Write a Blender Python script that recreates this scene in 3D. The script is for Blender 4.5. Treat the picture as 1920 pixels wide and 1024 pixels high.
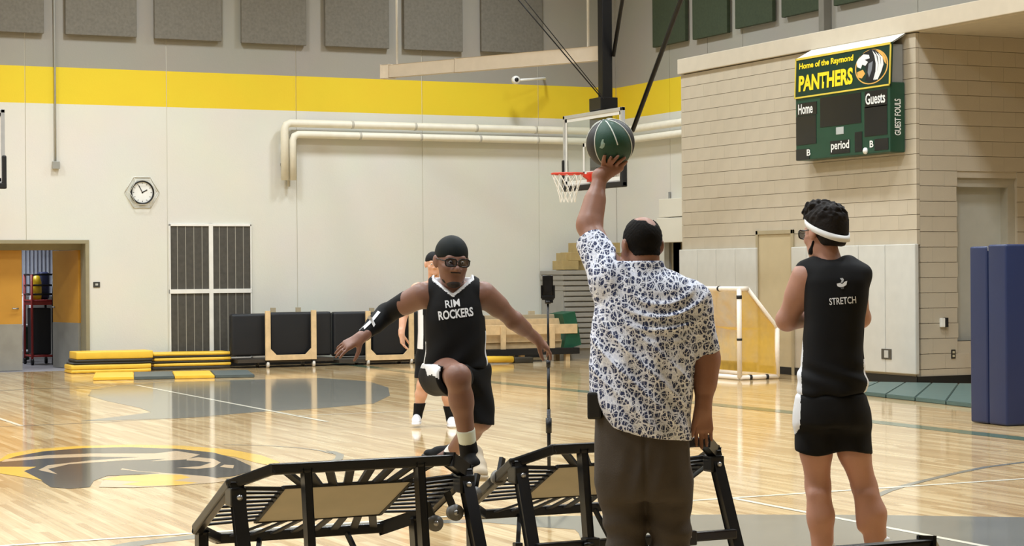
import bpy, bmesh, math, random
import numpy as np
from mathutils import Vector, Matrix
from mathutils.bvhtree import BVHTree
for o in list(bpy.data.objects): bpy.data.objects.remove(o)
random.seed(4); rng = np.random.default_rng(4)
scn = bpy.context.scene; COL = scn.collection
R = math.radians

# ------------------------------------------------------------------ camera
# world: X runs along the far wall (to the right), Y runs away along the side wall, metres
F, CX, CY, HC = 3700.0, 960.0, 512.0, 1.55
YAW, PITCH, ROLL = R(-25.44), R(-0.075), -0.0073
cam = bpy.data.cameras.new('camera'); cam.sensor_width = 36; cam.lens = F/1920*36
cam.clip_start = .1; cam.clip_end = 200
camo = bpy.data.objects.new('camera', cam); COL.objects.link(camo)
CM = Matrix.Rotation(YAW, 4, 'Z') @ Matrix.Rotation(math.pi/2+PITCH, 4, 'X') @ Matrix.Rotation(ROLL, 4, 'Z')
camo.matrix_world = Matrix.Translation((0, 0, HC)) @ CM
scn.camera = camo

# ------------------------------------------------------------------ light
scn.view_settings.view_transform = 'Standard'; scn.view_settings.look = 'None'
scn.view_settings.gamma = 1; scn.view_settings.use_curve_mapping = False
scn.view_settings.exposure = 0.14
w = bpy.data.worlds.new('world'); scn.world = w; w.use_nodes = True
w.node_tree.nodes['Background'].inputs[0].default_value = (.9, .95, 1, 1)
w.node_tree.nodes['Background'].inputs[1].default_value = 0.0
LIGHT_W = 212
def ceiling_lamp(name, x, y, z=8.55, e=LIGHT_W):
    l = bpy.data.lights.new(name, 'AREA'); l.shape = 'RECTANGLE'; l.size = .7; l.size_y = 1.3
    l.energy = e; l.color = (.86, .935, 1); l.spread = R(150)
    o = bpy.data.objects.new(name, l); COL.objects.link(o); o.location = (x, y, z)
for ix in range(5):
    for iy in range(5):
        ceiling_lamp('high_bay_light_%d_offscreen' % (ix*5+iy+1), -9.0+ix*5.6, 7.4+iy*5.1)

# ------------------------------------------------------------------ pixel measurements -> places
def ray(px, py):
    return (CM.to_3x3() @ Vector(((px-CX)/F, -(py-CY)/F, -1))).normalized()
def on_z(px, py, z=0.0):
    d = ray(px, py); t = (z-HC)/d.z; return Vector((d.x*t, d.y*t, z))
def on_y(px, py, Y):
    d = ray(px, py); t = Y/d.y; return Vector((d.x*t, Y, HC+d.z*t))
def on_x(px, py, X):
    d = ray(px, py); t = X/d.x; return Vector((X, d.y*t, HC+d.z*t))
FWD = CM.to_3x3() @ Vector((0, 0, -1))
def at_d(px, py, D):
    d = ray(px, py); t = D/d.dot(FWD); return Vector((d.x*t, d.y*t, HC+d.z*t))
YB, XS, XB, YC = 31.5, 17.1, 16.0, 21.2        # far wall, side wall, block wall face, near corner of block wall

# ------------------------------------------------------------------ materials
def lin(c):
    return tuple(((v/255)/12.92 if v/255 <= .04045 else ((v/255+.055)/1.055)**2.4) for v in c)+(1,)
MATS = {}
def mat(name, rgb, rough=.6, metal=0, vary=.06, vscale=6, bump=0, bscale=60, spec=.5, sheen=0, alpha=None):
    if name in MATS: return MATS[name]
    m = bpy.data.materials.new(name); m.use_nodes = True; nt = m.node_tree
    b = nt.nodes['Principled BSDF']; b.inputs['Roughness'].default_value = rough
    b.inputs['Metallic'].default_value = metal; b.inputs['Specular IOR Level'].default_value = spec
    c = lin(rgb)
    tc = nt.nodes.new('ShaderNodeTexCoord')
    n = nt.nodes.new('ShaderNodeTexNoise'); n.inputs['Scale'].default_value = vscale; n.inputs['Detail'].default_value = 5
    nt.links.new(tc.outputs['Object'], n.inputs['Vector'])
    r = nt.nodes.new('ShaderNodeValToRGB')
    r.color_ramp.elements[0].position = .3; r.color_ramp.elements[1].position = .7
    r.color_ramp.elements[0].color = tuple(v*(1-vary) for v in c[:3])+(1,)
    r.color_ramp.elements[1].color = tuple(min(1, v*(1+vary)) for v in c[:3])+(1,)
    nt.links.new(n.outputs['Fac'], r.inputs['Fac']); nt.links.new(r.outputs['Color'], b.inputs['Base Color'])
    if sheen: b.inputs['Sheen Weight'].default_value = sheen
    if bump:
        n2 = nt.nodes.new('ShaderNodeTexNoise'); n2.inputs['Scale'].default_value = bscale; n2.inputs['Detail'].default_value = 4
        nt.links.new(tc.outputs['Object'], n2.inputs['Vector'])
        bp = nt.nodes.new('ShaderNodeBump'); bp.inputs['Strength'].default_value = bump; bp.inputs['Distance'].default_value = .01
        nt.links.new(n2.outputs['Fac'], bp.inputs['Height']); nt.links.new(bp.outputs['Normal'], b.inputs['Normal'])
    if alpha is not None: b.inputs['Alpha'].default_value = alpha
    MATS[name] = m; return m
# ------------------------------------------------------------------ mesh helpers
class MB:
    def __init__(s): s.bm = bmesh.new()
    def box(s, x0, x1, y0, y1, z0, z1, bev=0, M=None, seg=2):
        r = bmesh.ops.create_cube(s.bm, size=1); vs = r['verts']
        for v in vs:
            v.co = Vector(((x0+x1)/2+v.co.x*(x1-x0), (y0+y1)/2+v.co.y*(y1-y0), (z0+z1)/2+v.co.z*(z1-z0)))
        if M is not None:
            for v in vs: v.co = M @ v.co
        if bev:
            es = list({e for v in vs for e in v.link_edges})
            bmesh.ops.bevel(s.bm, geom=es, offset=bev, segments=seg, affect='EDGES', profile=.6)
        return s
    def bar(s, a, b, w, h=None, up=(0, 0, 1), bev=0):
        a = Vector(a); b = Vector(b); h = h or w; d = (b-a); L = d.length; z = d.normalized(); u = Vector(up)
        if abs(z.dot(u)) > .98: u = Vector((0, 1, 0))
        x = u.cross(z).normalized(); y = z.cross(x)
        M = Matrix((x, y, z)).transposed().to_4x4(); M.translation = (a+b)/2
        return s.box(-w/2, w/2, -h/2, h/2, -L/2, L/2, bev, M)
    def tube(s, pts, r, n=10, caps=True, closed=False):
        pts = [Vector(p) for p in pts]; N = len(pts); rr = r if hasattr(r, '__len__') else [r]*N
        rings = []; prev = None
        for i, p in enumerate(pts):
            a = pts[i-1] if (i > 0 or closed) else p; b = pts[(i+1) % N] if (i < N-1 or closed) else p
            t = (b-a).normalized()
            if prev is None:
                u = Vector((0, 0, 1)) if abs(t.z) < .9 else Vector((1, 0, 0)); x = (u-t*u.dot(t)).normalized()
            else: x = (prev-t*prev.dot(t)).normalized()
            prev = x; y = t.cross(x)
            rings.append([s.bm.verts.new(p+(x*math.cos(2*math.pi*k/n)+y*math.sin(2*math.pi*k/n))*rr[i]) for k in range(n)])
        for i in range(N if closed else N-1):
            A, B = rings[i], rings[(i+1) % N]
            for k in range(n): s.bm.faces.new((A[k], A[(k+1) % n], B[(k+1) % n], B[k]))
        if caps and not closed:
            s.bm.faces.new(rings[0][::-1]); s.bm.faces.new(rings[-1])
        return s
    def lathe(s, prof, n=24, M=None):
        M = M or Matrix(); rings = []
        for r, z in prof:
            if r < 1e-6: rings.append([s.bm.verts.new(M @ Vector((0, 0, z)))])
            else: rings.append([s.bm.verts.new(M @ Vector((r*math.cos(2*math.pi*k/n), r*math.sin(2*math.pi*k/n), z))) for k in range(n)])
        for A, B in zip(rings, rings[1:]):
            for k in range(n):
                k2 = (k+1) % n
                f = [A[k % len(A)], A[k2 % len(A)], B[k2 % len(B)], B[k % len(B)]]
                f = [v for i, v in enumerate(f) if v not in f[:i]]
                if len(f) > 2: s.bm.faces.new(f)
        return s
    def prism(s, poly, M=None, t=.01):
        """polygon in local xy, extruded t along local z"""
        M = M or Matrix()
        a = [s.bm.verts.new(M @ Vector((p[0], p[1], 0))) for p in poly]; b = [s.bm.verts.new(M @ Vector((p[0], p[1], t))) for p in poly]
        n = len(poly); s.bm.faces.new(a[::-1]); s.bm.faces.new(b)
        for i in range(n): s.bm.faces.new((a[i], a[(i+1) % n], b[(i+1) % n], b[i]))
        return s
    def quad(s, pts):
        s.bm.faces.new([s.bm.verts.new(Vector(p)) for p in pts]); return s
    def build(s, name, m, parent=None, smooth=False, world=True):
        bmesh.ops.recalc_face_normals(s.bm, faces=s.bm.faces)
        me = bpy.data.meshes.new(name); s.bm.to_mesh(me); s.bm.free()
        return link(name, me, m, parent, smooth, world)
ROOTM = {}
def mtx(o): return ROOTM.get(o.name, Matrix())
def link(name, me, m, parent=None, smooth=False, world=True):
    """world=True: mesh is in world coordinates; it is re-expressed in its top-level parent's frame"""
    if parent is not None and world:
        me.transform(mtx(parent).inverted())
    for mm in (m if isinstance(m, (list, tuple)) else [m]): me.materials.append(mm)
    if smooth: me.polygons.foreach_set('use_smooth', [True]*len(me.polygons))
    o = bpy.data.objects.new(name, me); COL.objects.link(o)
    if parent is not None:
        o.parent = parent; ROOTM[o.name] = mtx(parent)
    return o
def tag(o, label=None, cat=None, group=None, kind=None):
    if label: o['label'] = label
    if cat: o['category'] = cat
    if group: o['group'] = group
    if kind: o['kind'] = kind
    return o
def thing(name, loc, rz, label, cat, group=None):
    o = bpy.data.objects.new(name, None); COL.objects.link(o); o.location = loc; o.rotation_euler = (0, 0, rz)
    o.empty_display_size = .2
    ROOTM[o.name] = Matrix.Translation(loc) @ Matrix.Rotation(rz, 4, 'Z')
    return tag(o, label, cat, group)
def rebase(o, loc):
    """move a top-level world-coordinate mesh's origin to loc"""
    o.data.transform(Matrix.Translation(-Vector(loc))); o.location = loc; ROOTM[o.name] = Matrix.Translation(loc); return o
def copy_tree(o, M, parent=None):
    c = o.copy(); COL.objects.link(c); c.parent = parent
    if parent is None:
        c.location = M.translation; c.rotation_euler = M.to_euler(); ROOTM[c.name] = M
    for ch in [x for x in bpy.data.objects if x.parent == o]: copy_tree(ch, None, c)
    return c
def text_mesh(txt, size, bold=0.0, extrude=0.0):
    cu = bpy.data.curves.new('t', 'FONT'); cu.body = txt; cu.size = size; cu.align_x = 'CENTER'; cu.align_y = 'CENTER'
    cu.offset = bold; cu.extrude = extrude; cu.resolution_u = 3
    o = bpy.data.objects.new('t', cu); COL.objects.link(o)
    bpy.context.view_layer.update()
    me = bpy.data.meshes.new_from_object(o.evaluated_get(bpy.context.evaluated_depsgraph_get()))
    bpy.data.objects.remove(o); return me
def fit_text(txt, w, h, bold=0, extrude=.002):
    """lettering mesh scaled to a w x h rectangle centred on the origin of the xy plane"""
    me = text_mesh(txt, 1.0, bold, 0)
    co = np.zeros(len(me.vertices)*3); me.vertices.foreach_get('co', co); co = co.reshape(-1, 3)
    a, b = co.min(0), co.max(0)
    co = (co-(a+b)/2)/np.maximum(b-a, 1e-6)*np.array([w, h, 0]); me.vertices.foreach_set('co', co.ravel()); me.update()
    return me
# ================================================================== setting
M_white = mat('painted_wall_white', (226, 222, 208), .75, vary=.02, vscale=1.2)
M_tan = mat('painted_block_tan', (186, 174, 153), .7, vary=.04, vscale=2.5, bump=.15, bscale=90)
M_tan2 = mat('painted_block_cap', (196, 185, 165), .7, vary=.03)
M_mortar = M_tan      # joints carry the same paint, only recessed
M_black = mat('black_rubber', (14, 14, 15), .6)
M_ceil = mat('ceiling_paint', (205, 205, 200), .9)

def wall_band_mat():
    m = bpy.data.materials.new('banded_wall_paint'); m.use_nodes = True; nt = m.node_tree; b = nt.nodes['Principled BSDF']
    b.inputs['Roughness'].default_value = .7
    g = nt.nodes.new('ShaderNodeNewGeometry'); sp = nt.nodes.new('ShaderNodeSeparateXYZ'); nt.links.new(g.outputs['Position'], sp.inputs[0])
    mr = nt.nodes.new('ShaderNodeMath'); mr.operation = 'DIVIDE'; mr.inputs[1].default_value = 10; nt.links.new(sp.outputs['Z'], mr.inputs[0])
    r = nt.nodes.new('ShaderNodeValToRGB'); r.color_ramp.interpolation = 'CONSTANT'
    e = r.color_ramp.elements; e[0].position = 0; e[0].color = lin((226, 224, 214)); e[1].position = .4245; e[1].color = lin((236, 206, 40))
    x = e.new(.4815); x.color = lin((158, 154, 144))
    nt.links.new(mr.outputs[0], r.inputs[0])
    n = nt.nodes.new('ShaderNodeTexNoise'); n.inputs['Scale'].default_value = .9; n.inputs['Detail'].default_value = 6
    tc = nt.nodes.new('ShaderNodeTexCoord'); nt.links.new(tc.outputs['Object'], n.inputs['Vector'])
    mx = nt.nodes.new('ShaderNodeMix'); mx.data_type = 'RGBA'; mx.blend_type = 'MULTIPLY'; mx.inputs['Factor'].default_value = .12
    nt.links.new(r.outputs['Color'], mx.inputs['A']); nt.links.new(n.outputs['Color'], mx.inputs['B']); nt.links.new(mx.outputs['Result'], b.inputs['Base Color'])
    n2 = nt.nodes.new('ShaderNodeTexNoise'); n2.inputs['Scale'].default_value = 45; nt.links.new(tc.outputs['Object'], n2.inputs['Vector'])
    bp = nt.nodes.new('ShaderNodeBump'); bp.inputs['Strength'].default_value = .12; bp.inputs['Distance'].default_value = .01
    nt.links.new(n2.outputs['Fac'], bp.inputs['Height']); nt.links.new(bp.outputs['Normal'], b.inputs['Normal'])
    return m
M_band = wall_band_mat()

def floor_mat():
    m = bpy.data.materials.new('maple_floor'); m.use_nodes = True; nt = m.node_tree; b = nt.nodes['Principled BSDF']
    L = nt.links.new; N = nt.nodes.new
    tc = N('ShaderNodeTexCoord'); sp = N('ShaderNodeSeparateXYZ'); L(tc.outputs['Object'], sp.inputs[0])
    def math_(op, a, bb=None):
        q = N('ShaderNodeMath'); q.operation = op
        for i, v in enumerate((a, bb)):
            if v is None: continue
            if isinstance(v, (int, float)): q.inputs[i].default_value = v
            else: L(v, q.inputs[i])
        return q.outputs[0]
    sx = math_('DIVIDE', sp.outputs['X'], .057); row = math_('FLOOR', sx)
    wn = N('ShaderNodeTexWhiteNoise'); wn.noise_dimensions = '1D'; L(row, wn.inputs['W'])
    sy = math_('DIVIDE', math_('ADD', sp.outputs['Y'], math_('MULTIPLY', wn.outputs['Value'], 7.0)), 1.15); seg = math_('FLOOR', sy)
    cb = N('ShaderNodeCombineXYZ'); L(row, cb.inputs[0]); L(seg, cb.inputs[1])
    wn2 = N('ShaderNodeTexWhiteNoise'); wn2.noise_dimensions = '2D'; L(cb.outputs[0], wn2.inputs['Vector'])
    r = N('ShaderNodeValToRGB'); e = r.color_ramp.elements
    e[0].color = lin((190, 158, 112)); e[1].color = lin((224, 200, 156)); x = e.new(.5); x.color = lin((208, 180, 134))
    L(wn2.outputs['Value'], r.inputs[0])
    mp = N('ShaderNodeMapping'); mp.inputs['Scale'].default_value = (26, .9, 1); L(tc.outputs['Object'], mp.inputs[0])
    n = N('ShaderNodeTexNoise'); n.inputs['Scale'].default_value = 1.3; n.inputs['Detail'].default_value = 7; n.inputs['Roughness'].default_value = .65; L(mp.outputs[0], n.inputs['Vector'])
    r2 = N('ShaderNodeValToRGB'); r2.color_ramp.elements[0].position = .33; r2.color_ramp.elements[0].color = (.62, .55, .47, 1); r2.color_ramp.elements[1].position = .62; r2.color_ramp.elements[1].color = (1.0, 1.0, 1.0, 1)
    L(n.outputs['Fac'], r2.inputs[0])
    mx = N('ShaderNodeMix'); mx.data_type = 'RGBA'; mx.blend_type = 'MULTIPLY'; mx.inputs['Factor'].default_value = .7
    L(r.outputs['Color'], mx.inputs['A']); L(r2.outputs['Color'], mx.inputs['B']); L(mx.outputs['Result'], b.inputs['Base Color'])
    b.inputs['Roughness'].default_value = .09; b.inputs['IOR'].default_value = 1.42
    mp2 = N('ShaderNodeMapping'); mp2.inputs['Scale'].default_value = (6, 1.2, 1); L(tc.outputs['Object'], mp2.inputs[0])
    n3 = N('ShaderNodeTexNoise'); n3.inputs['Scale'].default_value = 1.0; n3.inputs['Detail'].default_value = 3; L(mp2.outputs[0], n3.inputs['Vector'])
    bp = N('ShaderNodeBump'); bp.inputs['Strength'].default_value = .05; bp.inputs['Distance'].default_value = .01
    L(n3.outputs['Fac'], bp.inputs['Height']); L(bp.outputs['Normal'], b.inputs['Normal'])
    return m
M_floor = floor_mat()
def paint(name, rgb, vary=.06): 
    return mat(name, rgb, .10, vary=vary, vscale=3, spec=.42)
P_gray, P_white, P_green, P_yel, P_dark, P_cream = (paint('court_paint_grey', (128, 127, 118)), paint('court_paint_white', (240, 234, 214)),
    paint('court_paint_green', (92, 112, 92)), paint('court_paint_yellow', (236, 190, 84)), paint('court_paint_charcoal', (72, 71, 70)), paint('court_paint_cream', (205, 180, 146)))

XL, YN, ZC = -15.0, -6.0, 8.8
fl = MB().box(XL, 21, YN, YB+.02, -.2, 0).build('floor', M_floor); tag(fl, 'glossy maple gym floor with painted court lines', kind='structure')
ce = MB().box(XL, XS, YN, YB, ZC, ZC+.2).build('ceiling', M_ceil); tag(ce, 'pale gym ceiling', kind='structure')
wl = MB().box(XL-.2, XL, YN, YB, 0, ZC).build('wall_left', M_band); tag(wl, 'painted gym wall left of the court', kind='structure')
wn = MB().box(XL, XS, YN-.2, YN, 0, ZC).build('wall_near', M_band); tag(wn, 'painted gym wall behind the camera', kind='structure')

# --- far wall in tall precast panels, with the storage doorway
DX0, DX1 = on_y(-66, 500, YB).x, on_y(160, 500, YB).x
DZ = on_y(150, 457, YB).z
wb = MB().box(XL, DX0-.08, YB+.012, YB+.25, 0, ZC).box(DX1+.08, XS+.2, YB+.012, YB+.25, 0, ZC).box(DX0-.08, DX1+.08, YB+.012, YB+.25, DZ+.06, ZC).build('wall_back', M_white)
tag(wb, 'tall white far wall with a yellow band', kind='structure')
js = [XL]+[on_y(-216, 300, YB).x, on_y(48, 300, YB).x, on_y(313, 300, YB).x, on_y(556, 300, YB).x, on_y(792, 300, YB).x, on_y(1010, 300, YB).x]+[XS]
for a, b in zip(js, js[1:]):
    m = MB(); a += .006; b -= .006
    for (p, q, z0) in ((a, min(b, DX0-.06), 0), (max(a, DX1+.06), b, 0), (max(a, DX0-.06), min(b, DX1+.06), DZ+.05)):
        if q-p > .02: m.box(p, q, YB, YB+.06, z0, ZC)
    m.build('wall_panel', M_band, wb)
# --- side wall
YF_ = 27.3
OY0, OY1, OZ = 28.3, on_x(1258, 500, XS).y, on_x(1262, 455, XS).z      # doorway opening
ws = MB().box(XS+.012, XS+.2, OY1, YB, 0, ZC).box(XS+.012, XS+.2, OY0, OY1, OZ, ZC).box(XS+.012, XS+.2, 27.3, OY0, 0, ZC).box(XS+.012, XS+.2, YN, 27.3, 4.85, ZC).build('wall_side', M_white); tag(ws, 'side wall with yellow band meeting the far wall', kind='structure')
for a, b, z0 in ((YB, OY1, 0), (OY1, OY0, OZ), (OY0, 27.2, 0), (27.2, 24.7, 4.8), (24.7, 22.6, 4.8), (22.6, 18, 4.8), (18, 12, 4.8), (12, 6, 4.8), (6, 0, 4.8), (0, YN, 4.8)):
    MB().box(XS, XS+.06, b+.006, a-.006, z0, ZC).build('wall_panel', M_band, ws)

# --- block wall (scoreboard wall) built from single blocks above the wall pads
ZB0, ZB1 = 1.85, 4.65
YF = 27.3
wr = MB().box(XB+.02, 16.3, YC+.02, YF, ZB0, ZB1).box(XB, 16.3, YC+.04, YF, 0, ZB0).box(16.3, XS+.2, YC+.26, YF, 0, ZB1).build('wall_right', M_mortar)
wr.data.materials.append(M_tan)
for p in wr.data.polygons:
    if p.center.z < 1.0 or max(wr.data.vertices[v].co.z for v in p.vertices) < 1.9: p.material_index = 1
tag(wr, 'tan painted concrete block wall carrying the scoreboard', kind='structure')
BC = {}
def block(parent, x0, x1, y0, y1, z0, z1, m=M_tan):
    k = (round(x1-x0, 3), round(y1-y0, 3), round(z1-z0, 3), m.name)
    if k not in BC:
        b = MB().box(-k[0]/2, k[0]/2, -k[1]/2, k[1]/2, -k[2]/2, k[2]/2); bmesh.ops.recalc_face_normals(b.bm, faces=b.bm.faces)
        me = bpy.data.meshes.new('block'); b.bm.to_mesh(me); b.bm.free(); me.materials.append(m); BC[k] = me
    o = bpy.data.objects.new('block', BC[k]); COL.objects.link(o); o.location = ((x0+x1)/2, (y0+y1)/2, (z0+z1)/2)
    o.parent = parent; return o
nr = 14; rh = (ZB1-ZB0)/nr
for r_ in range(nr):
    z0 = ZB0+r_*rh; y = YC-(0 if r_ % 2 else .2)
    while y < YF:
        a, b = max(y, YC), min(y+.4, YF)
        if b-a > .05: block(wr, XB, XB+.05, a+.0012, b-.0012, z0+.0035, z0+rh-.0035)
        y += .4
# alcove wall: faces the camera, square to the block wall, with a tall recess
NX0, NX1 = on_y(1796, 500, YC).x, on_y(1908, 500, YC).x
NZ0, NZ1 = on_y(1800, 640, YC).z, on_y(1800, 333, YC).z
wa = MB().box(XB+.2, NX0, YC+.02, YC+.25, 0, 4.65).box(NX1, 20.6, YC+.015, YC+.25, 0, 4.65).box(NX0, NX1, YC+.02, YC+.25, 0, NZ0).box(NX0, NX1, YC+.015, YC+.25, NZ1, 4.65).build('wall_alcove', M_mortar)
tag(wa, 'shaded tan block wall of the alcove', kind='structure')
rows = 23; rh2 = 4.65/rows
for r_ in range(rows):
    z0, z1 = r_*rh2, (r_+1)*rh2; x = XB+.052-(0 if r_ % 2 else .2)
    while x < 19.4:
        a, b = max(x, XB+.052), x+.4
        x += .4
        inz = z1 > NZ0+.02 and z0 < NZ1-.02
        if inz:
            if a >= NX0 and b <= NX1: continue
            if a < NX0 < b: b = NX0
            elif a < NX1 < b: a = NX1
        if b-a > .03: block(wa, a+.0012, b-.0012, YC, YC+.05, z0+.0035, z1-.0035)
M_niche = mat('niche_panel_grey', (180, 178, 166), .6, vary=.03); M_frame = mat('painted_frame_taupe', (172, 165, 148), .5)
nw = MB().box(NX0, NX1, YC+.2, YC+.24, NZ0, NZ1).build('window_1', M_niche); tag(nw, 'tall recessed opening with a grey roller shade in the alcove', kind='structure')
MB().box(NX0, NX1, YC+.06, YC+.2, NZ1-.12, NZ1).build('window_head', M_frame, nw)
MB().box(NX1-.12, NX1, YC+.05, YC+.2, NZ0, NZ1-.12).build('window_jamb', M_frame, nw)
MB().box(NX0, NX1, YC+.03, YC+.2, NZ0-.03, NZ0).build('window_sill', M_frame, nw)
wa2 = MB().box(20.4, 20.6, 10, YC, 0, 4.65).build('wall_alcove_back', M_tan); tag(wa2, 'tan wall at the back of the alcove', kind='structure')
wa3 = MB().box(XB, 20.6, YN, 10, 0, 4.65).build('wall_alcove_near', M_tan); tag(wa3, 'tan wall on the near side of the alcove', kind='structure')
c2 = MB().box(XB+.06, 20.6, 10, YC, 4.65, 4.84).build('ceiling_alcove', M_tan2); tag(c2, 'low ceiling over the alcove', kind='structure')
t1 = MB().box(XB-.05, XB+.25, YN, YF+.03, 4.66, 4.90, .01).box(XB+.2, XS+.1, YN, YF, 4.80, 4.89).build('trim_1', M_tan2); tag(t1, 'pale cap beam running along the top of the block wall', kind='structure')
bb = MB().box(XB-.015, XB, YC-.015, YF, 0, .11).build('baseboard_right', M_black); tag(bb, 'black rubber base along the block wall', kind='structure')
bb = MB().box(XB-.015, 20.4, YC-.016, YC, 0, .11).build('baseboard_alcove', M_black); tag(bb, 'black rubber base in the alcove', kind='structure')
bb = MB().box(DX1+.08, XS, YB-.015, YB, 0, .10).build('baseboard_back', M_black); tag(bb, 'black rubber base along the far wall', kind='structure')

# --- door in the block wall
M_door = mat('painted_door_tan', (186, 170, 136), .5, vary=.03)
a, b = on_x(1490, 500, XB).y, on_x(1420, 500, XB).y; zt = on_x(1422, 433, XB).z
d = MB().box(XB-.012, XB+.01, a+.06, b-.06, 0, zt-.06, .004).build('door_1', M_door); tag(d, 'plain tan steel door between the grey wall pads', kind='structure')
MB().box(XB-.03, XB, a, a+.06, 0, zt, .004).box(XB-.03, XB, b-.06, b, 0, zt, .004).box(XB-.03, XB, a, b, zt-.06, zt, .004).build('door_frame', mat('door_frame_tan', (166, 152, 122), .5), d)
# side wall dark doorway with white soffit, far end of the block wall
a, b = on_x(1282, 500, XS).y, on_x(1258, 500, XS).y; z0 = on_x(1262, 455, XS).z
d = MB().box(XS+.05, 19.6, OY1, OY1+.1, 0, OZ).box(XS+.05, 19.6, OY0-.1, OY0, 0, OZ).box(19.5, 19.6, OY0, OY1, 0, OZ).box(XS+.05, 19.6, OY0-.1, OY1+.1, OZ, OZ+.1).build('door_2', M_tan); tag(d, 'dark doorway beside the far end of the block wall', kind='structure')
MB().box(XS-.05, XS, b-.02, b+.14, 0, z0+.03).build('door_frame', mat('door_frame_grey', (140, 136, 126), .5), d)
so = MB().box(XS-.22, XS, YF, b+.1, z0, z0+.42, .01).box(XS-.2, XS, YF, b+.06, z0+.435, z0+.75, .01).build('trim_2', M_white); tag(so, 'white boxed soffit above the dark doorway', kind='structure')

# --- storage doorway in the far wall
M_dframe = mat('door_frame_olive', (150, 141, 112), .5)
M_orange = mat('door_wood_orange', (196, 142, 52), .45, vary=.05, vscale=3); M_kick = mat('kick_plate_steel', (158, 156, 148), .42, metal=.35, vary=.1, vscale=4)
dr = MB().box(DX1, DX1+.06, YB-.02, YB+.45, 0, DZ, .005).box(DX0-.06, DX0, YB-.02, YB+.45, 0, DZ, .005).box(DX0-.06, DX1+.06, YB-.02, YB+.45, DZ, DZ+.06, .005).box(DX0, DX1, YB+.30, YB+.45, DZ-.10, DZ).build('door_3', M_dframe)
tag(dr, 'wide olive door frame of the storage room', kind='structure')
LW = (DX1-DX0)/2
def leaf(xh, sgn, ang, name):
    M = Matrix.Translation((xh, YB+.33, 0)) @ Matrix.Rotation(ang, 4, 'Z')
    x0, x1 = (0, sgn*LW) if sgn > 0 else (sgn*LW, 0)
    l = MB().box(x0, x1, -.02, .03, .75, DZ-.1, .004, M).build('door_leaf', M_orange, dr)
    MB().box(x0, x1, -.026, .036, .01, .75, .004, M).build('kick_plate', M_kick, l)
    hx = x1-sgn*.07 if sgn > 0 else x0+.07
    MB().tube([M @ Vector((hx, -.02, 1.0)), M @ Vector((hx, -.07, 1.0)), M @ Vector((hx-sgn*.1, -.075, 1.0))], .012, 8).build('door_handle', mat('satin_steel', (170, 170, 168), .3, metal=.9), l, True)
leaf(DX0, 1, R(0), 'l')
leaf(DX1-.02, -1, R(-77), 'r')
# storage room behind
sx0, sx1, sy1 = DX0-1.2, DX1+1.0, YB+5.2
wst = MB().box(sx0, sx1, sy1, sy1+.1, 0, 2.9).box(sx0-.1, sx0, YB+.45, sy1, 0, 2.9).box(sx1, sx1+.1, YB+.45, sy1, 0, 2.9).build('wall_storage', mat('storage_wall', (196, 192, 186), .8)); tag(wst, 'pale walls of the storage room behind the open door', kind='structure')
f2 = MB().box(sx0, sx1, YB+.02, sy1, -.2, 0.0).build('floor_storage', mat('storage_floor', (150, 146, 150), .4)); tag(f2, 'grey floor of the storage room', kind='structure')
f3 = MB().box(sx0, sx1, YB+.25, sy1, 2.9, 3.0).build('ceiling_storage', M_ceil); tag(f3, 'storage room ceiling', kind='structure')
ceiling_lamp('storage_ceiling_light_offscreen', (sx0+sx1)/2, YB+2.6, 2.85, 38)
# --- big window with dark screens on the far wall
wx0, wx1, wz0, wz1 = on_y(317, 500, YB).x, on_y(471, 500, YB).x, .12, on_y(317, 420, YB).z
zm = on_y(395, 546, YB).z; xm = on_y(395, 500, YB).x
M_wf = mat('window_frame_white', (236, 234, 228), .4); M_scr = mat('window_screen_dark', (74, 71, 65), .55, vary=.15, vscale=14); M_slat = mat('screen_seam_pale', (150, 146, 136), .5)
wi = MB().box(wx0, wx1, YB-.03, YB+.012, wz1-.035, wz1, .004).box(wx0, wx0+.02, YB-.03, YB+.01, wz0, wz1).box(wx1-.02, wx1, YB-.03, YB+.01, wz0, wz1).box(wx0, wx1, YB-.035, YB+.012, zm-.035, zm+.035, .004).box(xm-.035, xm+.035, YB-.036, YB+.012, wz0, wz1, .004).box(wx0, wx1, YB-.03, YB+.01, wz0, wz0+.03).build('window_2', M_wf)
tag(wi, 'white framed four part window with dark screens', kind='structure')
for (a, b) in ((wx0+.02, xm-.03), (xm+.03, wx1-.02)):
    for (c, e) in ((wz0, zm-.03), (zm+.03, wz1-.03)):
        s_ = MB().box(a, b, YB-.012, YB-.002, c, e).build('window_screen', M_scr, wi)
        for k in range(1, 5):
            xx = a+(b-a)*(k-.15)/4.7
            MB().box(xx-.006, xx+.006, YB-.017, YB-.012, c, e).build('screen_seam', M_slat, s_)

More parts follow.
